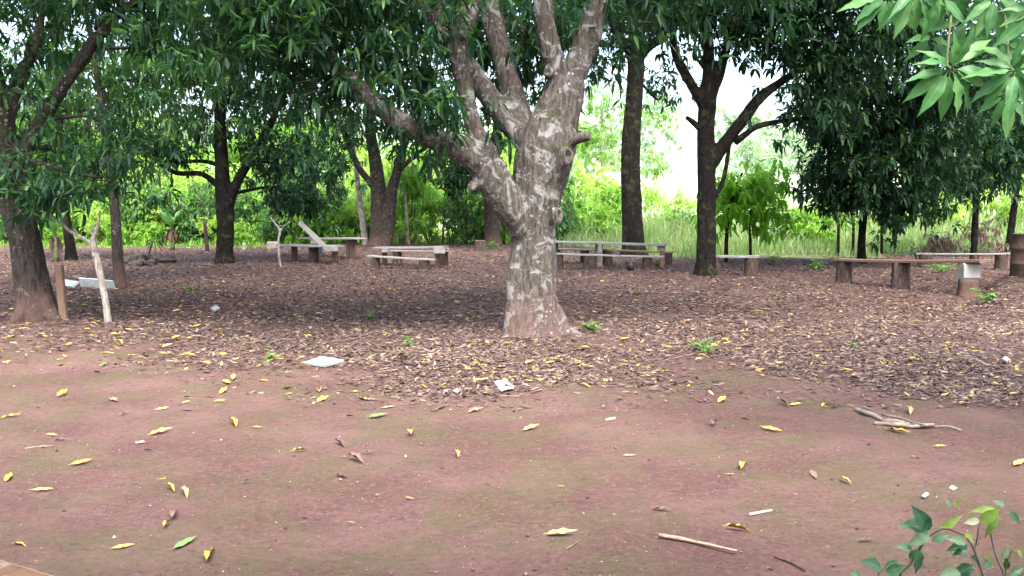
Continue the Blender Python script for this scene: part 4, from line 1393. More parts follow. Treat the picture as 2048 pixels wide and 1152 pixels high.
brush(1878, 508, 0.75, 0.75, 22, 'heap of withered brown brush behind the long bench')
brush(1960, 506, 0.9, 1.1, 16, 'tall withered brown weeds between the two thin trunks')
brush(815, 489, 0.7, 0.7, 10, 'small patch of withered brush at the foot of the thicket')


# ------------------------------------------------------------------ benches, tables, stumps
def top_z(px, py, d):
    return P(px, py, d).z


def bench(name, label, cat, ends, width, thick, wood, stumps=(), posts=(), group=None, side=None, warp=-0.01, seed=0):
    """ends: ((px, py, depth), (px, py, depth)) of the plank top; stumps: (px, base_py, top_py, width_px); posts: square legs"""
    (ax, ay, ad), (bx, by, bd) = ends
    A, B = P(ax, ay, ad), P(bx, by, bd)
    c = (A + B) / 2
    t = thing(name, (c.x, c.y, hz(c.x, c.y)), label, cat, group)
    part_plank('seat_plank' if cat == 'bench' else 'table_top', t, A, B, width, thick, wood, warp=warp, seed=seed)
    ab = B - A
    for k, (px, py, wpx) in enumerate(stumps):
        g = G(px, py)
        s = max(0.02, min(0.98, (g - A).dot(ab) / ab.dot(ab)))
        # under the plank line, at the pixel column of the stump
        s = max(0.02, min(0.98, (px - ax) / (bx - ax)))
        q = A + ab * s
        gz = hz(q.x, q.y)
        part_stump('leg', t, (q.x, q.y, gz), max(0.08, q.z - gz - thick), wpx * 0.5 * q.y / FPX, seed * 10 + k)
    for k, (px, wpx, mat, off) in enumerate(posts):
        s = max(0.01, min(0.99, (px - ax) / (bx - ax)))
        q = A + ab * s + Vector((0, off, 0))
        gz = hz(q.x, q.y)
        w = wpx * q.y / FPX
        part_plank('leg', t, Vector((q.x, q.y, gz - 0.05)), Vector((q.x + 0.01, q.y, q.z - thick)), w, w * 0.8, mat, side=Vector((1, 0, 0)), segs=3, chip=0.006, seed=seed * 7 + k)
    return t, A, B


def apron(t, px0, py0, px1, py1, d, mat, thick=0.04):
    """an upright board under the end of a table"""
    a, b = P(px0, (py0 + py1) / 2, d), P(px1, (py0 + py1) / 2, d)
    h = (py1 - py0) * d / FPX
    part_plank('end_board', t, a + Vector((0, thick / 2, 0)), b + Vector((0, thick / 2, 0)), h, thick, mat, side=Vector((0, 0, 1)), segs=3, chip=0.005, seed=int(px0))


# left group
t, A, B = bench('low_table', 'low bluish plank table with white end board, beside the bare sapling', 'table', ((566, 488, 26.2), (676, 490.5, 25.0)), 0.55, 0.05, 'wood_bluish', posts=((668, 11, 'wood_red', 0.05), (586, 11, 'wood_red', 0.1)), stumps=((628, 515, 20),), seed=1)
apron(t, 651, 492, 676, 503, 24.75, 'painted')
t, A, B = bench('plank_table', 'grey plank table on thin posts behind the low bluish table', 'table', ((606, 475, 28.2), (722, 475, 27.2)), 0.6, 0.05, 'wood_grey', posts=((706, 11, 'wood_red', -0.2), (698, 16, 'wood_grey', 0.2), (630, 20, 'wood_grey', 0.1)), seed=2)
apron(t, 621, 479, 642, 488, 27.6, 'wood_grey')
q0, q1 = P(598, 444, 26.6), P(655, 498, 26.2)
o = part_plank('plank', None, q0, q1, 0.15, 0.035, 'wood_pale', side=Vector((0.75, 0.1, 0.65)), seed=3)
tag(o, 'pale loose plank leaning steeply across the grey plank table', 'plank')
g = G(546, 497)
me = rock_mesh('block', 0.1, 0.1, 0.1)
bpy.data.meshes.remove(me)
o = part_plank('cement_block', None, g + Vector((-0.19, 0, 0.26)), g + Vector((0.19, 0, 0.26)), 0.22, 0.28, 'concrete', segs=3, chip=0.01, seed=4)
tag(o, 'pale square cement block beside the low bluish table', 'block')

# middle group
t, A, B = bench('plank_table', 'weathered plank table with pale end board, between two low benches', 'table', ((752, 494, 24.0), (892, 492, 23.6)), 0.55, 0.05, 'wood_grey', posts=((876, 11, 'wood_red', -0.15), (768, 10, 'wood_red', 0.0)), seed=5)
apron(t, 867, 495, 890, 507, 23.3, 'painted')
apron(t, 764, 497, 776, 505, 23.6, 'wood_grey')
bench('plank_bench', 'low sagging plank bench on two red stumps, before the weathered table', 'bench', ((738, 510, 22.9), (870, 518, 22.4)), 0.24, 0.04, 'wood_grey', stumps=((750, 537, 19), (849, 540, 22)), seed=6)
bench('plank_bench', 'plank bench on dark stumps behind the weathered table', 'bench', ((782, 500, 25.2), (904, 501, 24.2)), 0.24, 0.04, 'wood_grey', stumps=((795, 530, 18), (886, 533, 20)), seed=7)
g = G(960, 502)
o = part_stump('cut_log', None, (g.x, g.y, g.z), 0.38, 0.215, 8)
tag(o, 'short upright cut log standing alone in front of the thicket', 'log')

# group behind the big trunk
t, A, B = bench('plank_table', 'long bluish-grey plank table partly hidden behind the big trunk', 'table', ((1060, 480, 25.0), (1212, 484, 24.4)), 0.5, 0.05, 'wood_bluish', posts=((1112, 10, 'wood_red', 0.0), (1196, 10, 'wood_red', 0.1)), seed=9)
t, A, B = bench('plank_table', 'long grey plank table in front of the dark bowed trunk', 'table', ((1184, 483, 23.8), (1332, 488, 23.2)), 0.55, 0.05, 'wood_grey', posts=((1199, 14, 'wood_grey', 0.0), (1323, 9, 'wood_stake', -0.15)), seed=10)
apron(t, 1315, 490, 1331, 502, 23.1, 'wood_grey')
apron(t, 1196, 488, 1204, 510, 23.4, 'wood_grey')
bench('plank_bench', 'far narrow plank bench on dark stumps behind the long bluish-grey table', 'bench', ((1062, 494, 25.6), (1214, 499, 25.0)), 0.24, 0.04, 'wood_grey', stumps=((1113, 520, 16), (1170, 524, 17)), seed=11)
bench('plank_bench', 'narrow plank bench at the back of the long grey table', 'bench', ((1204, 497, 24.9), (1350, 503, 24.3)), 0.24, 0.04, 'wood_stake', stumps=((1216, 530, 20), (1335, 534, 20)), seed=12)
bench('plank_bench', 'long low front bench on stumps beside the big trunk', 'bench', ((1062, 504, 23.2), (1328, 512, 22.4)), 0.26, 0.04, 'wood_grey', stumps=((1118, 535, 20), (1184, 541, 26), (1296, 541, 20)), seed=13)
g = G(1261, 541)


def lathe(prof, sides=20):
    V, F = [], []
    for (r, z) in prof:
        for k in range(sides):
            a = 2 * math.pi * k / sides
            V.append((r * math.cos(a), r * math.sin(a), z))
    for i in range(len(prof) - 1):
        for k in range(sides):
            k2 = (k + 1) % sides
            F.append((i * sides + k, i * sides + k2, (i + 1) * sides + k2, (i + 1) * sides + k))
    return V, F


v, f = lathe([(0.002, 0), (0.07, 0.0), (0.09, 0.02), (0.105, 0.10), (0.10, 0.17), (0.085, 0.19), (0.095, 0.215), (0.085, 0.212), (0.075, 0.19), (0.09, 0.1), (0.07, 0.03), (0.002, 0.025)])
tag(add('pot', mesh_py('pot', v, f, True), 'black', None, g), 'small black pot on the litter under the long front bench', 'pot')

# benches towards the side
bench('plank_bench', 'short plank bench on two stumps beside the open-branched tree', 'bench', ((1403, 509, 21.0), (1519, 511, 20.8)), 0.26, 0.05, 'wood_bluish', stumps=((1424, 548, 30), (1504, 550, 27)), seed=14)
t, A, B = bench('plank_bench', 'long plank bench on three supports, the nearest to the earth terrace', 'bench', ((1678, 517, 18.8), (1972, 519, 15.6)), 0.30, 0.055, 'wood_stake', stumps=((1693, 565, 30), (1815, 572, 34)), seed=15, warp=-0.02)
q = A + (B - A) * ((1943 - 1678) / (1972 - 1678))
gz = hz(q.x, q.y)
part_stump('leg', t, (q.x, q.y, gz), 0.31, 0.165, 151, bark='wood_red')
part_plank('painted_block', t, Vector((q.x - 0.14, q.y, q.z - 0.06)), Vector((q.x + 0.15, q.y, q.z - 0.06)), 0.24, q.z - 0.06 - gz - 0.31, 'painted', segs=3, chip=0.004, seed=16)
bench('plank_bench', 'far thin plank bench on dark stumps below the brown brush', 'bench', ((1830, 506, 23.2), (2022, 506, 22.6)), 0.24, 0.035, 'wood_grey', stumps=((1852, 536, 26), (1950, 515, 18), (2004, 540, 24)), seed=17)
# rusty drum on the terrace
gp = P(2052, 566, 17.2)
t = thing('metal_drum', (gp.x, gp.y, hz(gp.x, gp.y) - 0.01), 'rusty metal drum standing on the earth terrace at the picture edge', 'drum')
v, f = lathe([(0.002, 0), (0.285, 0), (0.29, 0.012), (0.29, 0.26), (0.302, 0.275), (0.302, 0.295), (0.29, 0.31), (0.29, 0.55), (0.302, 0.565), (0.302, 0.585), (0.29, 0.60), (0.29, 0.83), (0.30, 0.84), (0.30, 0.86), (0.28, 0.86), (0.28, 0.845), (0.002, 0.845)], 28)
add('body', mesh_py('drum', v, f, True), 'rust', t)

# ------------------------------------------------------------------ stake, posts, rubble
g = G(126, 640)
o = part_plank('stake', None, Vector((g.x, g.y, g.z - 0.1)), P(115, 530, g.y), 0.105, 0.08, 'wood_stake', side=Vector((1, 0, 0)), segs=5, chip=0.008, seed=21)
tag(o, 'upright squared wooden stake beside the leaning mango tree', 'stake')
for (px, py, tx, ty, w, lab) in ((415, 503, 409, 440, 0.13, 'dark wooden post just before the forked mango tree'), (886, 488, 887, 440, 0.10, 'dark post at the thicket behind the weathered table'), (488, 500, 488, 486, 0.14, 'short pale peg in the ground behind the forked mango tree')):
    g = G(px, py)
    tp = P(tx, ty, g.y)
    v, f = tube_geo(*catmull([(g.x, g.y, g.z - 0.1), tuple((g + tp) / 2), tuple(tp)], [w * 0.55, w * 0.5, w * 0.45], 2), 9, True, 0.08, int(px))
    o = add('post', fix_normals(mesh_py('post', v - np.array(g), f, True)), 'stump_bark' if px != 488 else 'concrete', None, g)
    tag(o, lab, 'post')
g = G(196, 577)
o = part_plank('cement_board', None, P(163, 551, 17.9), P(229, 557, 17.4), 0.20, 0.05, 'cement', side=Vector((0, -0.25, 1)), segs=5, chip=0.008, seed=22)
o.location.z -= 0.13
tag(o, 'pale bluish cement board lying on edge beside the slender tree', 'board')
o = part_plank('cement_board', None, P(121, 563, 17.4), P(152, 568, 17.0), 0.16, 0.03, 'cement', side=Vector((0, 1, 0.6)), segs=4, chip=0.01, seed=23)
tag(o, 'small broken pale board behind the wooden stake', 'board')
for k, (a, b, w, mat, lab) in enumerate((((148, 560), (186, 569), 0.09, 'wood_stake', 'reddish stick lying against the pale cement board'), ((165, 574), (232, 577), 0.08, 'wood_grey', 'grey slat lying flat in front of the pale cement board'), ((170, 570), (182, 578), 0.10, 'stick', 'short broken slat propped before the pale cement board'))):
    A, B = G(*a), G(*b)
    o = part_plank('slat', None, A + Vector((0, 0, 0.10 if k == 0 else 0.05)), B + Vector((0, 0, 0.05)), w, 0.03, mat, seed=24 + k, chip=0.01)
    tag(o, lab, 'slat')
for k, (px, py, s, lab) in enumerate(((256, 527, 0.34, 'dark rock at the near end of the rubble pile'), (285, 524, 0.42, 'largest dark rock in the middle of the rubble pile'), (310, 523, 0.34, 'dark rock beside the largest one in the rubble pile'), (334, 526, 0.30, 'greyish rock at the far end of the rubble pile'), (272, 533, 0.24, 'small rock in front of the rubble pile'), (300, 531, 0.22, 'small flat rock before the rubble pile'), (230, 533, 0.24, 'small dark rock behind the slender tree'))):
    g = G(px, py)
    tag(add('rock', rock_mesh('rock', s, s * 0.7, s * 0.5, k), 'rock', None, g + Vector((0, 0, s * 0.18)), (0, 0, k)), lab, 'rock')

# ------------------------------------------------------------------ leaf litter
rng = np.random.default_rng(31)


def litter_points(n, y0, y1, power):
    yy = y0 + (y1 - y0) * rng.uniform(0, 1, n) ** power
    pp = rng.uniform(-60, 2110, n)
    xx = (pp - 1024) / FPX * yy
    return xx, yy


xs, ys = litter_points(300000, 7.0, 40.0, 1.5)
ld = litter_depth(xs, ys)
patch = np.array([mnoise.noise((a * 0.8, b * 0.8, 1.0)) for a, b in zip(xs, ys)])
dens = np.clip((ld + 0.35 + patch * 1.5) / 2.2, 0, 1) ** 1.3 + 0.03 * (ld > -0.9)
dens *= np.clip(1.05 + patch * 1.3, 0.15, 1)
# soil stays bare on the mound beside the trunk root and at the trunk foot
dens *= 1 - 0.85 * np.exp(-(((xs - 1.25) / 0.8) ** 2 + ((ys - 10.3) / 0.8) ** 2))
dens *= 1 - 0.8 * np.exp(-(((xs + 6.6) / 1.3) ** 2 + ((ys - 11.9) / 0.6) ** 2))
gd = green_depth(xs, ys)
dens *= np.clip(1 - gd / 2.5, 0, 1)
trunk_clear = np.hypot(xs - 0.28, ys - 11.5) > 0.46
ok = (rng.uniform(size=len(xs)) < dens) & trunk_clear
xs, ys = xs[ok], ys[ok]
n = len(xs)
a = rng.uniform(0, 6.28, n)
tilt = rng.normal(0, 0.13, n)
dv = unit(np.stack([np.cos(a), np.sin(a), np.tan(tilt)], 1))
roll = rng.normal(0, 0.28, n)
sd = unit(np.stack([-np.sin(a), np.cos(a), np.tan(np.clip(roll, -1.2, 1.2))], 1))
L = 0.026 + 0.075 * rng.uniform(0, 1, n) ** 2.0 * (1 + 0.012 * (ys - 8)) + 0.02 * rng.uniform(0, 1, n)
Wd = L * rng.uniform(0.2, 0.36, n)
base = np.stack([xs, ys, terrain(xs, ys) + 0.008 + rng.uniform(0, 0.02, n)], 1) - dv * L[:, None] * 0.5
base[:, 2] = np.maximum(base[:, 2], terrain(base[:, 0], base[:, 1]) + 0.005)


def flakes_mesh(name, base, dirv, side, length, width):
    """far litter: each leaf a folded diamond"""
    n = len(base)
    L_, W_ = length[:, None], width[:, None]
    up = np.array([0, 0, 1.0])
    V = np.stack([base, base + dirv * L_ * 0.45 + side * W_ * 0.55 + up * W_ * 0.25, base + dirv * L_, base + dirv * L_ * 0.5 - side * W_ * 0.55 + up * W_ * 0.15], 1).reshape(-1, 3)
    F = ((np.arange(n) * 4)[:, None] + np.array([0, 3, 2, 0, 2, 1])[None]).reshape(-1)
    return mesh_np(name, V, F, np.full(n * 2, 3))


stickl = rng.uniform(size=n) < 0.012
L = np.where(stickl, rng.uniform(0.12, 0.4, n), L)
Wd = np.where(stickl, 0.008, Wd)
nearl = ys < 12.5
lit_o = tag(add('leaf_litter', leaves_mesh('leaf_litter', base[nearl], dv[nearl], sd[nearl], L[nearl], Wd[nearl], rng.uniform(-0.25, 0.25, n)[nearl]), 'litter'), 'brown dry leaf litter carpeting the ground under the trees', 'leaf litter', kind='stuff')
farl = ~nearl
tag(add('far_litter', flakes_mesh('far_litter', base[farl], dv[farl], sd[farl], L[farl], Wd[farl]), 'litter', lit_o), kind='stuff')

# single leaves
YL, BR, TN, GN = 'fall_yellow', 'fall_brown', 'fall_tan', 'fall_green'


def fallen(px, py, lpx, ang, mat, kind, label=None, group=None, lift=0.012):
    ca, sa = math.cos(R(ang)), math.sin(R(ang))
    a = G(px - ca * lpx / 2, py + sa * lpx / 2)
    b = G(px + ca * lpx / 2, py - sa * lpx / 2)
    d = b - a
    L = max(0.06, min(0.22, d.length))
    c = G(px, py)
    d.normalize()
    rr = random.uniform(-0.25, 0.25)
    s = Vector((-d.y, d.x, rr))
    o = place_leaf('fallen_leaf', kind, mat, c - d * L / 2 + Vector((0, 0, lift + L * (0.08 if kind == 'roll' else 0.015))), d, s, L)
    tag(o, label or 'small %s leaf lying on the bare red soil' % {YL: 'yellow', BR: 'shrivelled brown', TN: 'tan', GN: 'green'}[mat], 'leaf', group or 'leaves scattered on the bare soil')


FL = [(162, 928, 52, 14, YL, 'flat', 'long flat yellow leaf lying above the other two long yellow leaves nearest the tiled porch'), (84, 983, 50, 2, YL, 'flat', 'broad yellow leaf on green-stained soil nearest above the tiled porch corner'), (17, 961, 22, 45, YL, 'curl', 'small crumpled yellow leaf at the picture edge above the tiled porch'),
      (40, 1096, 30, -8, YL, 'roll', 'dull yellow curled leaf right beside the tiled porch corner'), (245, 1098, 52, 10, YL, 'flat', 'flat yellow leaf with ragged edge to the side of the tiled porch corner'), (369, 1091, 58, 28, GN, 'flat', 'long narrow green leaf beside a folded yellow leaf'), (421, 1117, 36, 60, YL, 'roll', 'folded yellow leaf standing up beside the long narrow green leaf'),
      (335, 1053, 26, 45, YL, 'roll', 'bent yellow leaf touching a crumpled brown leaf'), (349, 1035, 26, 60, BR, 'roll', 'crumpled brown leaf touching a bent yellow leaf'), (340, 980, 22, -30, YL, 'roll', 'hooked dull yellow leaf beside a tan crumpled leaf'), (368, 991, 22, -50, TN, 'roll', 'tan crumpled leaf beside a hooked dull yellow leaf'),
      (322, 963, 22, 0, YL, 'curl', None), (320, 868, 52, 12, YL, 'curl', 'slender curved yellow leaf above the white paper scrap'), (103, 874, 24, -10, YL, 'curl', None), (324, 820, 32, 10, YL, 'flat', None), (466, 850, 22, -40, YL, 'roll', 'rolled yellow leaf next to a short flat yellow leaf'), (514, 857, 20, -5, YL, 'flat', 'short flat yellow leaf next to a rolled yellow leaf'),
      (446, 786, 28, 35, YL, 'curl', None), (467, 758, 18, 70, YL, 'curl', None), (453, 766, 18, -30, YL, 'flat', None), (439, 805, 24, 0, YL, 'curl', None), (373, 798, 20, 10, GN, 'roll', None), (372, 807, 18, 10, YL, 'curl', None), (527, 764, 20, -10, YL, 'curl', None), (639, 786, 18, 80, YL, 'roll', None), (644, 803, 29, 20, YL, 'curl', None),
      (124, 790, 32, 25, YL, 'curl', None), (130, 797, 24, 0, YL, 'flat', None), (227, 804, 20, -30, TN, 'curl', None), (120, 721, 20, 10, YL, 'flat', None), (207, 732, 20, 20, GN, 'curl', None), (20, 837, 46, 8, YL, 'curl', 'pair of thin curved yellow leaf halves at the picture edge'), (8, 704, 24, 0, YL, 'flat', None), (213, 707, 24, 0, YL, 'flat', None),
      (249, 830, 26, 15, BR, 'curl', None), (375, 823, 24, -10, BR, 'flat', None), (420, 795, 32, 0, BR, 'flat', None), (120, 884, 36, 0, BR, 'curl', None), (296, 905, 20, 0, BR, 'roll', None), (600, 905, 36, 8, YL, 'roll', 'narrow rolled yellow leaf alone on bare soil before the litter'), (680, 892, 24, -30, BR, 'roll', None), (683, 956, 28, -20, BR, 'curl', 'brown leaf below the large dark crumpled leaf'),
      (491, 967, 16, 30, BR, 'roll', None), (776, 817, 32, 8, TN, 'flat', 'broad orange-tan leaf above the long green leaf'), (755, 834, 44, 10, GN, 'flat', 'long green leaf below the broad orange-tan leaf'), (730, 800, 26, -15, YL, 'flat', None), (950, 825, 36, 12, TN, 'curl', 'thin arched tan leaf on soil before the white card'), (824, 869, 24, 75, YL, 'roll', 'greenish yellow leaf standing on its edge alone on bare soil'),
      (1061, 860, 36, 15, YL, 'curl', 'arched yellow leaf on bare soil below the white card'), (838, 808, 26, 5, BR, 'flat', None), (700, 836, 22, 0, BR, 'roll', None), (738, 908, 32, 0, BR, 'curl', None), (711, 923, 36, -25, BR, 'roll', 'large dark crumpled brown leaf on bare soil'), (819, 1000, 20, -15, TN, 'flat', None), (703, 1049, 16, -10, TN, 'flat', None), (914, 912, 12, -60, YL, 'roll', None),
      (1258, 914, 29, 0, TN, 'flat', 'flat orange leaf piece alone in the middle of the bare soil'), (1122, 976, 16, 0, TN, 'flat', None), (1121, 1072, 68, 2, YL, 'curl', 'long bright yellow curved leaf nearest the middle foreground'), (1262, 760, 28, 0, YL, 'flat', None), (1078, 784, 20, 20, TN, 'flat', None), (853, 722, 30, 0, YL, 'flat', None), (958, 732, 44, -8, YL, 'flat', 'large broad yellow leaf on the litter edge behind the white card'),
      (1018, 761, 36, 8, YL, 'curl', 'yellow leaf resting right behind the white card'), (1273, 818, 16, 0, BR, 'roll', None), (1443, 804, 22, 30, YL, 'curl', None), (1591, 811, 28, 8, YL, 'flat', None), (1569, 811, 20, -30, BR, 'roll', None), (1542, 861, 54, -14, YL, 'flat', 'long pale yellow leaf between the dry sticks and the bare middle soil'), (1794, 866, 62, -14, YL, 'curl', 'long curved yellow leaf lying under the dry sticks'),
      (1880, 895, 28, 0, YL, 'flat', None), (1487, 937, 24, 60, YL, 'roll', 'folded yellow leaf standing up beside a short yellow leaf'), (1460, 952, 24, 0, YL, 'flat', 'short yellow leaf beside a folded upright one'), (1627, 953, 24, -60, BR, 'flat', None), (1691, 966, 28, -25, TN, 'roll', None), (1475, 1064, 62, -8, YL, 'roll', 'large plump yellow leaf above the pale peeled stick'),
      (1322, 1023, 48, -10, BR, 'curl', 'long brown leaf above the pale peeled stick'), (2038, 929, 30, 30, YL, 'flat', None), (1424, 778, 38, 0, GN, 'flat', None), (1429, 851, 18, 60, BR, 'roll', None), (1489, 843, 22, 0, BR, 'roll', None), (1438, 840, 20, 0, BR, 'flat', None), (1731, 1083, 42, 2, BR, 'flat', 'grey-brown narrow leaf between the sapling and the pale peeled stick'), (1920, 810, 42, -5, TN, 'curl', None),
      (1818, 826, 42, -65, TN, 'roll', 'rolled tan leaf propped upright on the dry sticks'), (1627, 790, 18, 0, BR, 'roll', None), (1586, 785, 20, 0, TN, 'flat', None)]
for q in FL:
    fallen(*q)
# the leaves that show largest along the front of the litter
rr = random.Random(5)
cnt = 0
kinds = ('flat', 'curl', 'roll', 'flat')
while cnt < 300 - len(FL):
    px = rr.uniform(-10, 2058)
    by = np.interp(px, [q[0] for q in _b], [q[1] for q in _b])
    py = by - 8 - abs(rr.gauss(0, 55)) + rr.uniform(-6, 14)
    if py < 600 or (1010 < px < 1150 and py < 690):
        continue
    left = px < 1350
    u = rr.random()
    mat = (YL if u < 0.5 else BR if u < 0.78 else TN) if left else (YL if u < 0.15 else BR if u < 0.75 else TN)
    lab = {YL: 'yellow leaf among many along the front of the brown litter', BR: 'brown dry leaf among many along the front of the litter', TN: 'tan dry leaf among many along the front of the litter'}[mat]
    fallen(px, py, rr.uniform(12, 26) * (0.6 + 0.4 * (py - 410) / 360), rr.uniform(-16, 16), mat, rr.choice(kinds), lab, 'leaves along the front of the litter', lift=0.045)
    cnt += 1

# ------------------------------------------------------------------ scraps and sticks on the soil
def slab(name, corners, z, thick, mat, label, cat):
    pts = [G(*c) for c in corners]
    c = sum(pts, Vector()) / len(pts)
    n = len(pts)
    e = 0.9
    V = [p - c + Vector((0, 0, 0)) for p in pts] + [p - c + Vector((0, 0, thick * 0.8)) for p in pts] + [(p - c) * 0.985 + Vector((0, 0, thick)) for p in pts]
    Fc = [tuple(range(n - 1, -1, -1)), tuple(range(2 * n, 3 * n))]
    for lv in (0, 1):
        for i in range(n):
            Fc.append((lv * n + i, lv * n + (i + 1) % n, (lv + 1) * n + (i + 1) % n, (lv + 1) * n + i))
    me = fix_normals(mesh_py(name, V, Fc))
    return tag(add(name, me, mat, None, c + Vector((0, 0, z))), label, cat)


slab('pale_board', [(608, 731), (650, 738), (688, 727), (645, 719)], 0.015, 0.025, 'cement', 'flat pale broken board lying at the edge of the litter', 'board')
slab('white_card', [(988, 769), (1001, 787), (1028, 781), (1012, 766)], 0.02, 0.012, 'white', 'white card lying among leaves at the litter edge', 'card')
slab('paper_strip', [(1498, 1028), (1500, 1032), (1545, 1023), (1543, 1020)], 0.003, 0.003, 'white', 'narrow white paper strip on the soil above the pale peeled stick', 'paper')
slab('paper_scrap', [(271, 886), (273, 889), (289, 886), (287, 883)], 0.006, 0.004, 'white', 'white paper scrap on the soil below the slender curved leaf', 'paper')
slab('paper_scrap', [(1211, 840), (1213, 843), (1232, 839), (1229, 836)], 0.006, 0.004, 'white', 'thin white paper scrap on soil before the litter', 'paper')
slab('paper_scrap', [(1898, 979), (1906, 983), (1914, 979), (1904, 974)], 0.006, 0.006, 'white', 'small white scrap on the soil above the sapling', 'paper')
slab('paper_scrap', [(1843, 995), (1849, 998), (1858, 991), (1852, 988)], 0.006, 0.006, 'white', 'slim white scrap between the sapling and the dry sticks', 'paper')
slab('plastic_scrap', [(422, 622), (430, 627), (440, 622), (432, 615)], 0.02, 0.03, 'cement', 'bluish plastic scrap lying in the brown litter', 'scrap')
slab('plastic_scrap', [(2004, 727), (2012, 731), (2018, 726), (2010, 721)], 0.03, 0.02, 'white', 'white plastic scrap in the litter near the picture edge', 'scrap')
slab('plastic_scrap', [(905, 785), (914, 789), (923, 785), (914, 781)], 0.01, 0.01, 'cement', 'pale plastic scrap on soil beside the white card', 'scrap')


def stick(name, pts, r0, r1, mat, label, lift=0.012, jit=0.9):
    w = [G(*q) for q in pts]
    c = w[0]
    w = [p + Vector((0, 0, lift)) for p in w]
    rad = np.linspace(r0, r1, len(w))
    w2, r2 = [w[0]], [rad[0]]
    rj = random.Random(int(pts[0][0]))
    for i in range(1, len(w)):
        for t in (0.33, 0.67, 1.0):
            w2.append(w[i - 1].lerp(w[i], t) + Vector((rj.uniform(-1, 1), rj.uniform(-1, 1), rj.uniform(-0.3, 0.8))) * r0 * jit)
            r2.append((rad[i - 1] * (1 - t) + rad[i] * t) * rj.uniform(0.75, 1.25))
    p, rr_ = catmull(w2, r2, 2)
    v, f = tube_geo(p - np.array(c), rr_, 9, True, 0.15, len(pts))
    return tag(add(name, fix_normals(mesh_py(name, v, f, True)), mat, None, c), label, 'stick')


stick('dry_stick', [(1712, 822), (1738, 833), (1768, 846), (1835, 853), (1926, 863)], 0.022, 0.008, 'stick', 'long forked-looking dry grey stick on the bare soil')
stick('dry_stick', [(1748, 852), (1800, 856), (1868, 857)], 0.016, 0.010, 'stick', 'short dry stick lying against the long grey stick', 0.018)
stick('dry_stick', [(1765, 838), (1800, 846), (1850, 860)], 0.010, 0.006, 'stick', 'thin twig crossing the long grey stick', 0.035)
stick('peeled_stick', [(1318, 1075), (1390, 1088), (1474, 1107)], 0.010, 0.006, 'stick_pale', 'pale peeled stick on reddish soil in the foreground', 0.012, 0.25)
stick('twig', [(1548, 1115), (1580, 1128), (1612, 1144)], 0.004, 0.003, 'stump_bark', 'thin dark twig near the lower picture edge', 0.004)
stick('twig', [(50, 898), (85, 893), (105, 894)], 0.004, 0.003, 'stick', 'thin grey twig on green-stained soil above the long yellow leaf', 0.004)
stick('twig', [(1134, 1098), (1158, 1083)], 0.003, 0.002, 'stick', 'tiny twig below the long bright yellow leaf', 0.004)

# grit on the soil
rng = np.random.default_rng(77)
n = 6000
y = 3.2 + 7.5 * rng.uniform(0, 1, n) ** 1.4
x = (rng.uniform(0, 2048, n) - 1024) / FPX * y
keep = litter_depth(x, y) < 0.3
x, y = x[keep], y[keep]
n = len(x)
s = rng.uniform(0.002, 0.0055, n) * (1 + 1.6 * (rng.uniform(size=n) > 0.95))
z = terrain(x, y) + np.array([0.012 * mnoise.noise((a * 1.6, b * 1.6, 0)) + 0.006 * mnoise.noise((a * 4.5, b * 4.5, 3)) for a, b in zip(x, y)])
c = np.stack([x, y, z + s * 0.4], 1)
octv = np.array([(1, 0, 0), (0, 1, 0), (-1, 0, 0), (0, -1, 0), (0, 0, 0.8), (0, 0, -0.8)], float)
V = c[:, None, :] + octv[None] * s[:, None, None] * rng.uniform(0.6, 1.4, (n, 6, 1))
F = ((np.arange(n) * 6)[:, None] + np.array([0, 1, 4, 1, 2, 4, 2, 3, 4, 3, 0, 4, 1, 0, 5, 2, 1, 5, 3, 2, 5, 0, 3, 5])[None]).reshape(-1)
M['grit'] = leaf_mat('grit', [(0, (0.06, 0.035, 0.03)), (0.7, (0.13, 0.085, 0.075)), (0.93, (0.17, 0.13, 0.115)), (1, (0.36, 0.34, 0.32))], (0.2, 0.2, 0.2), 0.8, 0.0)
tag(add('grit', mesh_np('grit', V.reshape(-1, 3), F, np.full(n * 8, 3), False), 'grit'), 'fine pale grit and crumbs strewn on the red soil', 'grit', kind='stuff')

# ------------------------------------------------------------------ tiled porch corner
PZ = 0.15


def on_plane(px, py, z):
    r = ray(px, py)
    k = (z - CAM_H) / r[2]
    return Vector((r[0] * k, r[1] * k, z))


e0, e1 = on_plane(0, 1119, PZ), on_plane(110, 1152, PZ)
ed = (e1 - e0).normalized()
en = Vector((ed.y, -ed.x, 0))
if en.y > 0:
    en = -en
slab_pts = []
porch = add('porch_floor', None, loc=(e0.x, e0.y, 0))
tag(porch, kind='structure')
# corner of the joint seen at (43, 1134)
j0 = on_plane(43, 1135, PZ)
s0 = (j0 - e0).dot(ed)
TS, GAP = 0.45, 0.006
vlo, vhi = 0.012, 5 * TS
A = e0 + ed * (s0 - 5 * TS) - en * 0.012
Bq = e0 + ed * (s0 + 4 * TS) - en * 0.012
C = Bq + en * (vhi + 0.03)
D = A + en * (vhi + 0.03)
V = [p - Vector((e0.x, e0.y, 0)) for p in (A, Bq, C, D)]
V = [Vector((p.x, p.y, -0.1)) for p in V] + [Vector((p.x, p.y, PZ - 0.009)) for p in V]
add('floor_slab', fix_normals(mesh_py('floor_slab', V, [(3, 2, 1, 0), (4, 5, 6, 7), (0, 1, 5, 4), (1, 2, 6, 5), (2, 3, 7, 6), (3, 0, 4, 7)])), 'concrete', porch)


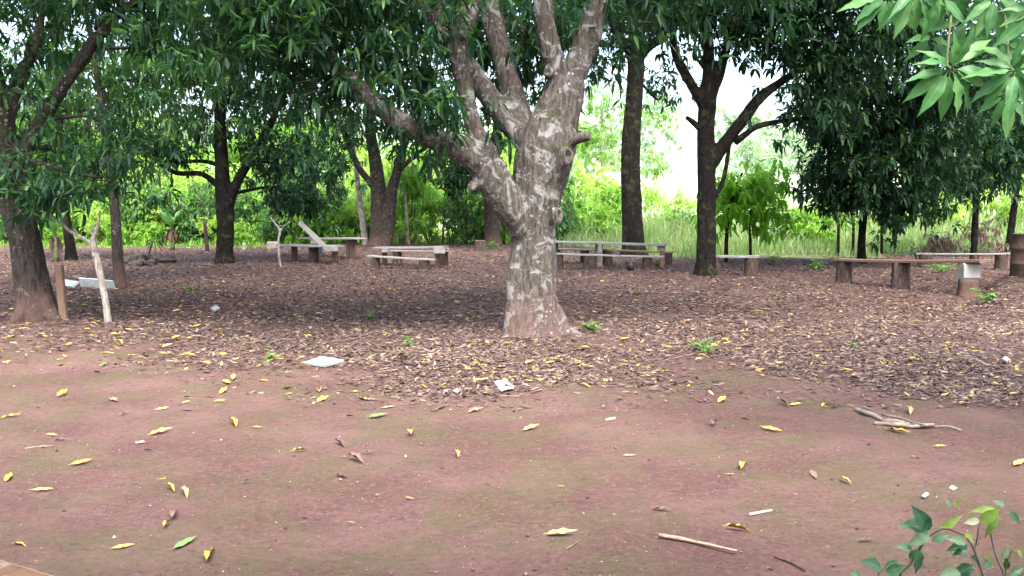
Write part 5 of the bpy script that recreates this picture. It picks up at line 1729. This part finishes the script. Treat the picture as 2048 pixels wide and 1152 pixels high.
def tile_mesh(w, h, t=0.009):
    b = 0.003
    V, Fq = [], []
    for (i, z) in ((0, -t), (0, -b), (b, 0)):
        V += [(i, i, z), (w - i, i, z), (w - i, h - i, z), (i, h - i, z)]
    for lv in (0, 1):
        for k in range(4):
            Fq.append((lv * 4 + k, lv * 4 + (k + 1) % 4, (lv + 1) * 4 + (k + 1) % 4, (lv + 1) * 4 + k))
    Fq.append((8, 9, 10, 11))
    return fix_normals(mesh_py('tile', V, Fq))


rotm = Matrix(((ed.x, en.x, 0), (ed.y, en.y, 0), (0, 0, 1))).to_4x4()
TM = tile_mesh(TS - GAP, TS - GAP)
TM.materials.append(M['tile_wood'])
BM = tile_mesh(0.05, TS - GAP - 0.02, 0.002)
BM.materials.append(M['tile_cream'])
SM = tile_mesh(0.022, 0.022, 0.002)
SM.materials.append(M['tile_brown'])
for i in range(-5, 4):
    for j in range(5):
        o = add('tile', TM, None, porch)
        pos = ed * (s0 + i * TS + GAP / 2) + en * (j * TS)
        o.matrix_local = Matrix.Translation(Vector((pos.x, pos.y, PZ))) @ rotm
        if abs(i) < 3 and j < 2:
            ob = add('inlay_band', BM, None, o)
            ob.location = (TS - 0.12, 0.01, 0.002)
            for k in range(5):
                sq = add('inlay_square', SM, None, o)
                sq.location = (TS - 0.106, 0.04 + k * 0.085, 0.004)

# unseen building behind the camera, added to shade the foreground soil
shade_house = thing('shade_house', (e0.x, -1.4, 0), 'unseen wall and sheet-roofed porch added behind the tiled floor to shade the soil', 'shade_house')
ho = Vector(shade_house.location)


def hbox(name, lo, hi, mat):
    lo, hi = Vector(lo) - ho, Vector(hi) - ho
    V = [(x, y, z) for z in (lo.z, hi.z) for (x, y) in ((lo.x, lo.y), (hi.x, lo.y), (hi.x, hi.y), (lo.x, hi.y))]
    return add(name, fix_normals(mesh_py(name, V, [(3, 2, 1, 0), (4, 5, 6, 7), (0, 1, 5, 4), (1, 2, 6, 5), (2, 3, 7, 6), (3, 0, 4, 7)])), mat, shade_house)


hbox('wall', (-8, -1.7, -0.1), (7, -1.5, 2.9), 'concrete')
for pxx in (-5.5, 4.4):
    hbox('post', (pxx, 1.1, -0.1), (pxx + 0.18, 1.28, 2.62), 'wood_grey')
hbox('beam', (-8.2, 1.1, 2.62), (7.2, 1.28, 2.78), 'wood_grey')
nr = 90
V, Fq = [], []
for i in range(nr + 1):
    x = -8.6 + 16.2 * i / nr
    zc = 0.03 * math.sin(i * 1.57)
    for (y, z) in ((1.9, 2.72), (-6.0, 4.1)):
        V.append((x - ho.x, y - ho.y, z + zc - ho.z))
    for (y, z) in ((-6.0, 4.09), (1.9, 2.71)):
        V.append((x - ho.x, y - ho.y, z + zc - ho.z))
for i in range(nr):
    for k in range(4):
        k2 = (k + 1) % 4
        Fq.append((i * 4 + k, i * 4 + k2, (i + 1) * 4 + k2, (i + 1) * 4 + k))
add('shade_roof', fix_normals(mesh_py('shade_roof', V, Fq)), 'cement', shade_house)

# ------------------------------------------------------------------ near mango bough hanging in from the side
bt_base = (5.6, 4.6, hz(5.6, 4.6))
bough = thing('mango_tree', bt_base, 'mango bough with large glossy leaf whorls hanging in at the upper corner', 'tree')
ob = np.array(bt_base)
tr_pts, tr_rad = catmull([(5.6, 4.6, -0.1), (5.5, 4.7, 1.2), (5.2, 4.9, 2.6), (4.9, 5.1, 3.6), (4.8, 5.2, 5.0)], [0.22, 0.17, 0.15, 0.12, 0.08], 0.6)
geos = [tube_geo(tr_pts, tr_rad, 14, True, 0.05, 3)]
lp, lr = catmull([(5.0, 5.05, 3.2), (4.2, 5.2, 3.5), tuple(P(2080, -60, 5.3)), tuple(P(1960, -50, 5.3)), tuple(P(1830, -70, 5.3))], [0.07, 0.05, 0.035, 0.02, 0.012], 1.2)
geos.append(tube_geo(lp, lr, 10, True, 0.05, 4))
add('trunk', remesh(geos, 0.025, 0.012, 'near_trunk', ob), 'bark_grey', bough)
rs2 = np.random.default_rng(14)
WH = [(1902, 138, 5.0, 13, 0.27, 0.0), (2000, 78, 5.2, 10, 0.20, 0.1), (2028, 142, 4.9, 12, 0.25, 0.1), (1832, -22, 5.0, 13, 0.27, 0.15), (1880, -10, 5.15, 9, 0.25, 0.2), (1990, -5, 5.1, 11, 0.26, 0.15), (2075, 15, 4.8, 11, 0.27, 0.1), (2070, 95, 5.1, 9, 0.24, 0.1), (1775, -8, 5.3, 9, 0.26, 0.3), (1930, 40, 5.5, 9, 0.24, 0.2), (1860, 75, 5.6, 8, 0.24, 0.4), (2010, 190, 5.3, 8, 0.24, 0.3), (1960, -90, 5.2, 12, 0.26, 0.1), (1850, -110, 5.4, 12, 0.26, 0.1), (2080, -90, 5.2, 12, 0.26, 0.1)]
for (px, py, d, n, L, droop) in WH:
    c = np.array(P(px, py, d))
    k = np.argmin(np.linalg.norm(lp - c, axis=1))
    q, qr = catmull([lp[k], (lp[k] + c) / 2 + np.array((0, 0, 0.05)), c + np.array((0, 0.05, 0.06)), c], [0.010, 0.008, 0.006, 0.005], 3)
    v, f = tube_geo(q - ob, qr, 6, False)
    add('twig', mesh_py('twig', v, f, True), 'stem_green', bough)
    ax = unit(np.array((-0.1 + rs2.normal() * 0.15, -0.75, -0.1 + rs2.normal() * 0.1)))
    t1 = unit(np.cross(ax, np.array((0, 0, 1.0))))
    t2 = np.cross(t1, ax)
    a0 = rs2.uniform(0, 6.28)
    for i in range(n):
        a = a0 + i * 2.4
        el = rs2.uniform(-0.15, 0.45)
        dv = (math.cos(a) * t1 + math.sin(a) * t2) * math.cos(el) + ax * math.sin(el)
        dv = unit(dv + np.array((0, 0, -1.0)) * (0.22 + droop * 0.8) * rs2.uniform(0.4, 1.2))
        # upper face turned to the open sky in front
        nn = unit(ax + np.array((0, 0, 0.7)) + rs2.normal(size=3) * 0.2)
        s = unit(np.cross(nn, dv))
        place_leaf('leaf', ('a', 'b', 'c', 'a')[i % 4], 'leaf_young', c + dv * 0.01 + ax * 0.02 * rs2.normal(), dv, s, L * rs2.uniform(0.72, 1.1), bough, ob)

rgn = np.random.default_rng(3)
arr = foliage([((5.6, 5.6, 5.0), (1.8, 1.8, 1.0), 45), ((6.6, 3.4, 5.0), (2, 2, 1.2), 40), ((10.5, 14.5, 6.6), (3, 3, 1.1), 110), ((3.4, 4.6, 5.2), (1.2, 1.4, 0.8), 25)], rng=rgn)  # crown out of view; the distant clump is added to shade the side litter
tag(add('crown', leaves_mesh('near_crown', arr[0] - ob, *arr[1:]), 'leaf_mango', bough), kind='stuff')

# ------------------------------------------------------------------ sapling in the lower corner
SD = 3.35


def zp(x, y, d=SD):
    return P(1640 + x * 0.1992, 960 + y * 0.1992, d)


sb = zp(1700, 1500)
sb = Vector((sb.x, SD, hz(sb.x, SD)))
sap = thing('sapling', sb, 'young broad-leaved sapling with pale thin stems in the lower corner', 'plant')
sbn = np.array(sb)
for (pts, r0, r1, mat) in (([(1650, 1000), (1550, 700), (1480, 590)], 0.006, 0.004, 'stem_grey'), ([(1860, 1000), (1760, 740), (1700, 480)], 0.005, 0.003, 'stem_grey'), ([(1550, 700), (1580, 580), (1600, 440), (1690, 350), (1790, 290)], 0.003, 0.002, 'stem_grey'),
                           ([(800, 1000), (900, 850), (1060, 600), (1180, 510), (1280, 490), (1450, 560)], 0.005, 0.003, 'stem_green'), ([(600, 1000), (640, 900), (660, 860)], 0.003, 0.002, 'stem_green'), ([(1860, 1000), (1870, 860), (1930, 700)], 0.003, 0.002, 'stem_green'), ([(1620, 940), (1760, 870)], 0.003, 0.002, 'stem_grey')):
    w = [np.array(zp(*q)) for q in pts]
    if pts[0][1] == 1000:
        w = [sbn + np.array((0, 0, -0.02)), sbn * 0.5 + w[0] * 0.5 + np.array((0.02, 0, 0))] + w
    p, rr_ = catmull(w, list(np.linspace(r0 * 1.3, r1, len(w))), 6)
    v, f = tube_geo(p - sbn, rr_, 7, False)
    add('stem', mesh_py('stem', v, f, True), mat, sap)
M['leaf_sap'] = leaf_mat('leaf_sap', [(0, (0.03, 0.09, 0.055)), (0.7, (0.06, 0.14, 0.085)), (1, (0.12, 0.20, 0.12))], (0.09, 0.24, 0.07), 0.35, 0.25, per='object', rib=True)
M['leaf_limey'] = leaf_mat('leaf_limey', [(0, (0.13, 0.22, 0.04)), (1, (0.20, 0.29, 0.07))], (0.35, 0.55, 0.08), 0.4, 0.4, per='object', rib=True)
M['leaf_glare'] = leaf_mat('leaf_glare', [(0, (0.34, 0.40, 0.26)), (1, (0.42, 0.46, 0.34))], (0.5, 0.6, 0.3), 0.5, 0.3, per='object', rib=True)  # blown-out highlight on one leaf put into its colour
SL = [((1105, 515), (950, 285), 'broad', 'leaf_sap', 1), ((1110, 500), (835, 430), 'broad', 'leaf_sap', 0), ((1035, 500), (1040, 378), 'broad', 'leaf_sap', 0), ((1175, 505), (1430, 370), 'a', 'leaf_limey', 1), ((1610, 400), (1455, 430), 'broad', 'leaf_glare', 1), ((1590, 430), (1800, 300), 'broad', 'leaf_limey', 1), ((1790, 285), (1525, 300), 'a', 'leaf_limey', 0), ((1860, 270), (1735, 195), 'broad', 'leaf_sap', 0), ((1890, 310), (2010, 430), 'broad', 'leaf_sap', 0),
      ((1790, 300), (1690, 575), 'b', 'leaf_limey', 1), ((1115, 540), (890, 645), 'broad', 'leaf_sap', 0), ((1115, 625), (1290, 545), 'broad', 'leaf_sap', 0), ((935, 690), (775, 660), 'broad', 'leaf_sap', 0), ((970, 675), (990, 945), 'broad', 'leaf_sap', 1), ((1480, 640), (1290, 580), 'broad', 'leaf_sap', 0), ((1490, 650), (1290, 705), 'broad', 'leaf_sap', 1), ((1490, 700), (1340, 745), 'broad', 'leaf_sap', 0), ((1440, 555), (1575, 610), 'broad', 'leaf_limey', 0),
      ((620, 890), (445, 805), 'broad', 'leaf_sap', 0), ((650, 880), (790, 805), 'broad', 'leaf_sap', 0), ((640, 930), (860, 870), 'broad', 'leaf_sap', 1), ((1320, 960), (1570, 860), 'broad', 'leaf_sap', 1), ((1420, 930), (1210, 960), 'broad', 'leaf_sap', 0), ((1500, 770), (1620, 850), 'broad', 'leaf_sap', 0), ((1640, 760), (1775, 865), 'a', 'leaf_limey', 0), ((1840, 790), (1890, 695), 'broad', 'leaf_sap', 0), ((1975, 690), (2035, 780), 'broad', 'leaf_limey', 0),
      ((1870, 900), (1875, 790), 'broad', 'leaf_sap', 0), ((1320, 270), (1265, 190), 'broad', 'leaf_sap', 0), ((1395, 300), (1385, 215), 'broad', 'leaf_limey', 0), ((880, 800), (1060, 690), 'broad', 'leaf_sap', 0), ((400, 980), (330, 930), 'broad', 'leaf_sap', 0), ((1640, 880), (1720, 800), 'broad', 'leaf_sap', 0), ((1900, 960), (2040, 880), 'broad', 'leaf_sap', 0)]
for k, (a, b, kind, mat, toward) in enumerate(SL):
    dd = SD + random.uniform(-0.06, 0.06)
    A, B = zp(*a, dd), zp(*b, dd - 0.04 + 0.08 * random.random())
    dv = B - A
    nn = Vector((random.uniform(-0.3, 0.3), -0.8, 0.75 if not toward else 0.35))
    s = nn.cross(dv)
    place_leaf('leaf', kind, mat, A, dv, s, dv.length * 1.05, sap, sbn)


if False:
    print('TRIS', sum(len(m.loops) - 2 * len(m.polygons) for m in bpy.data.meshes))
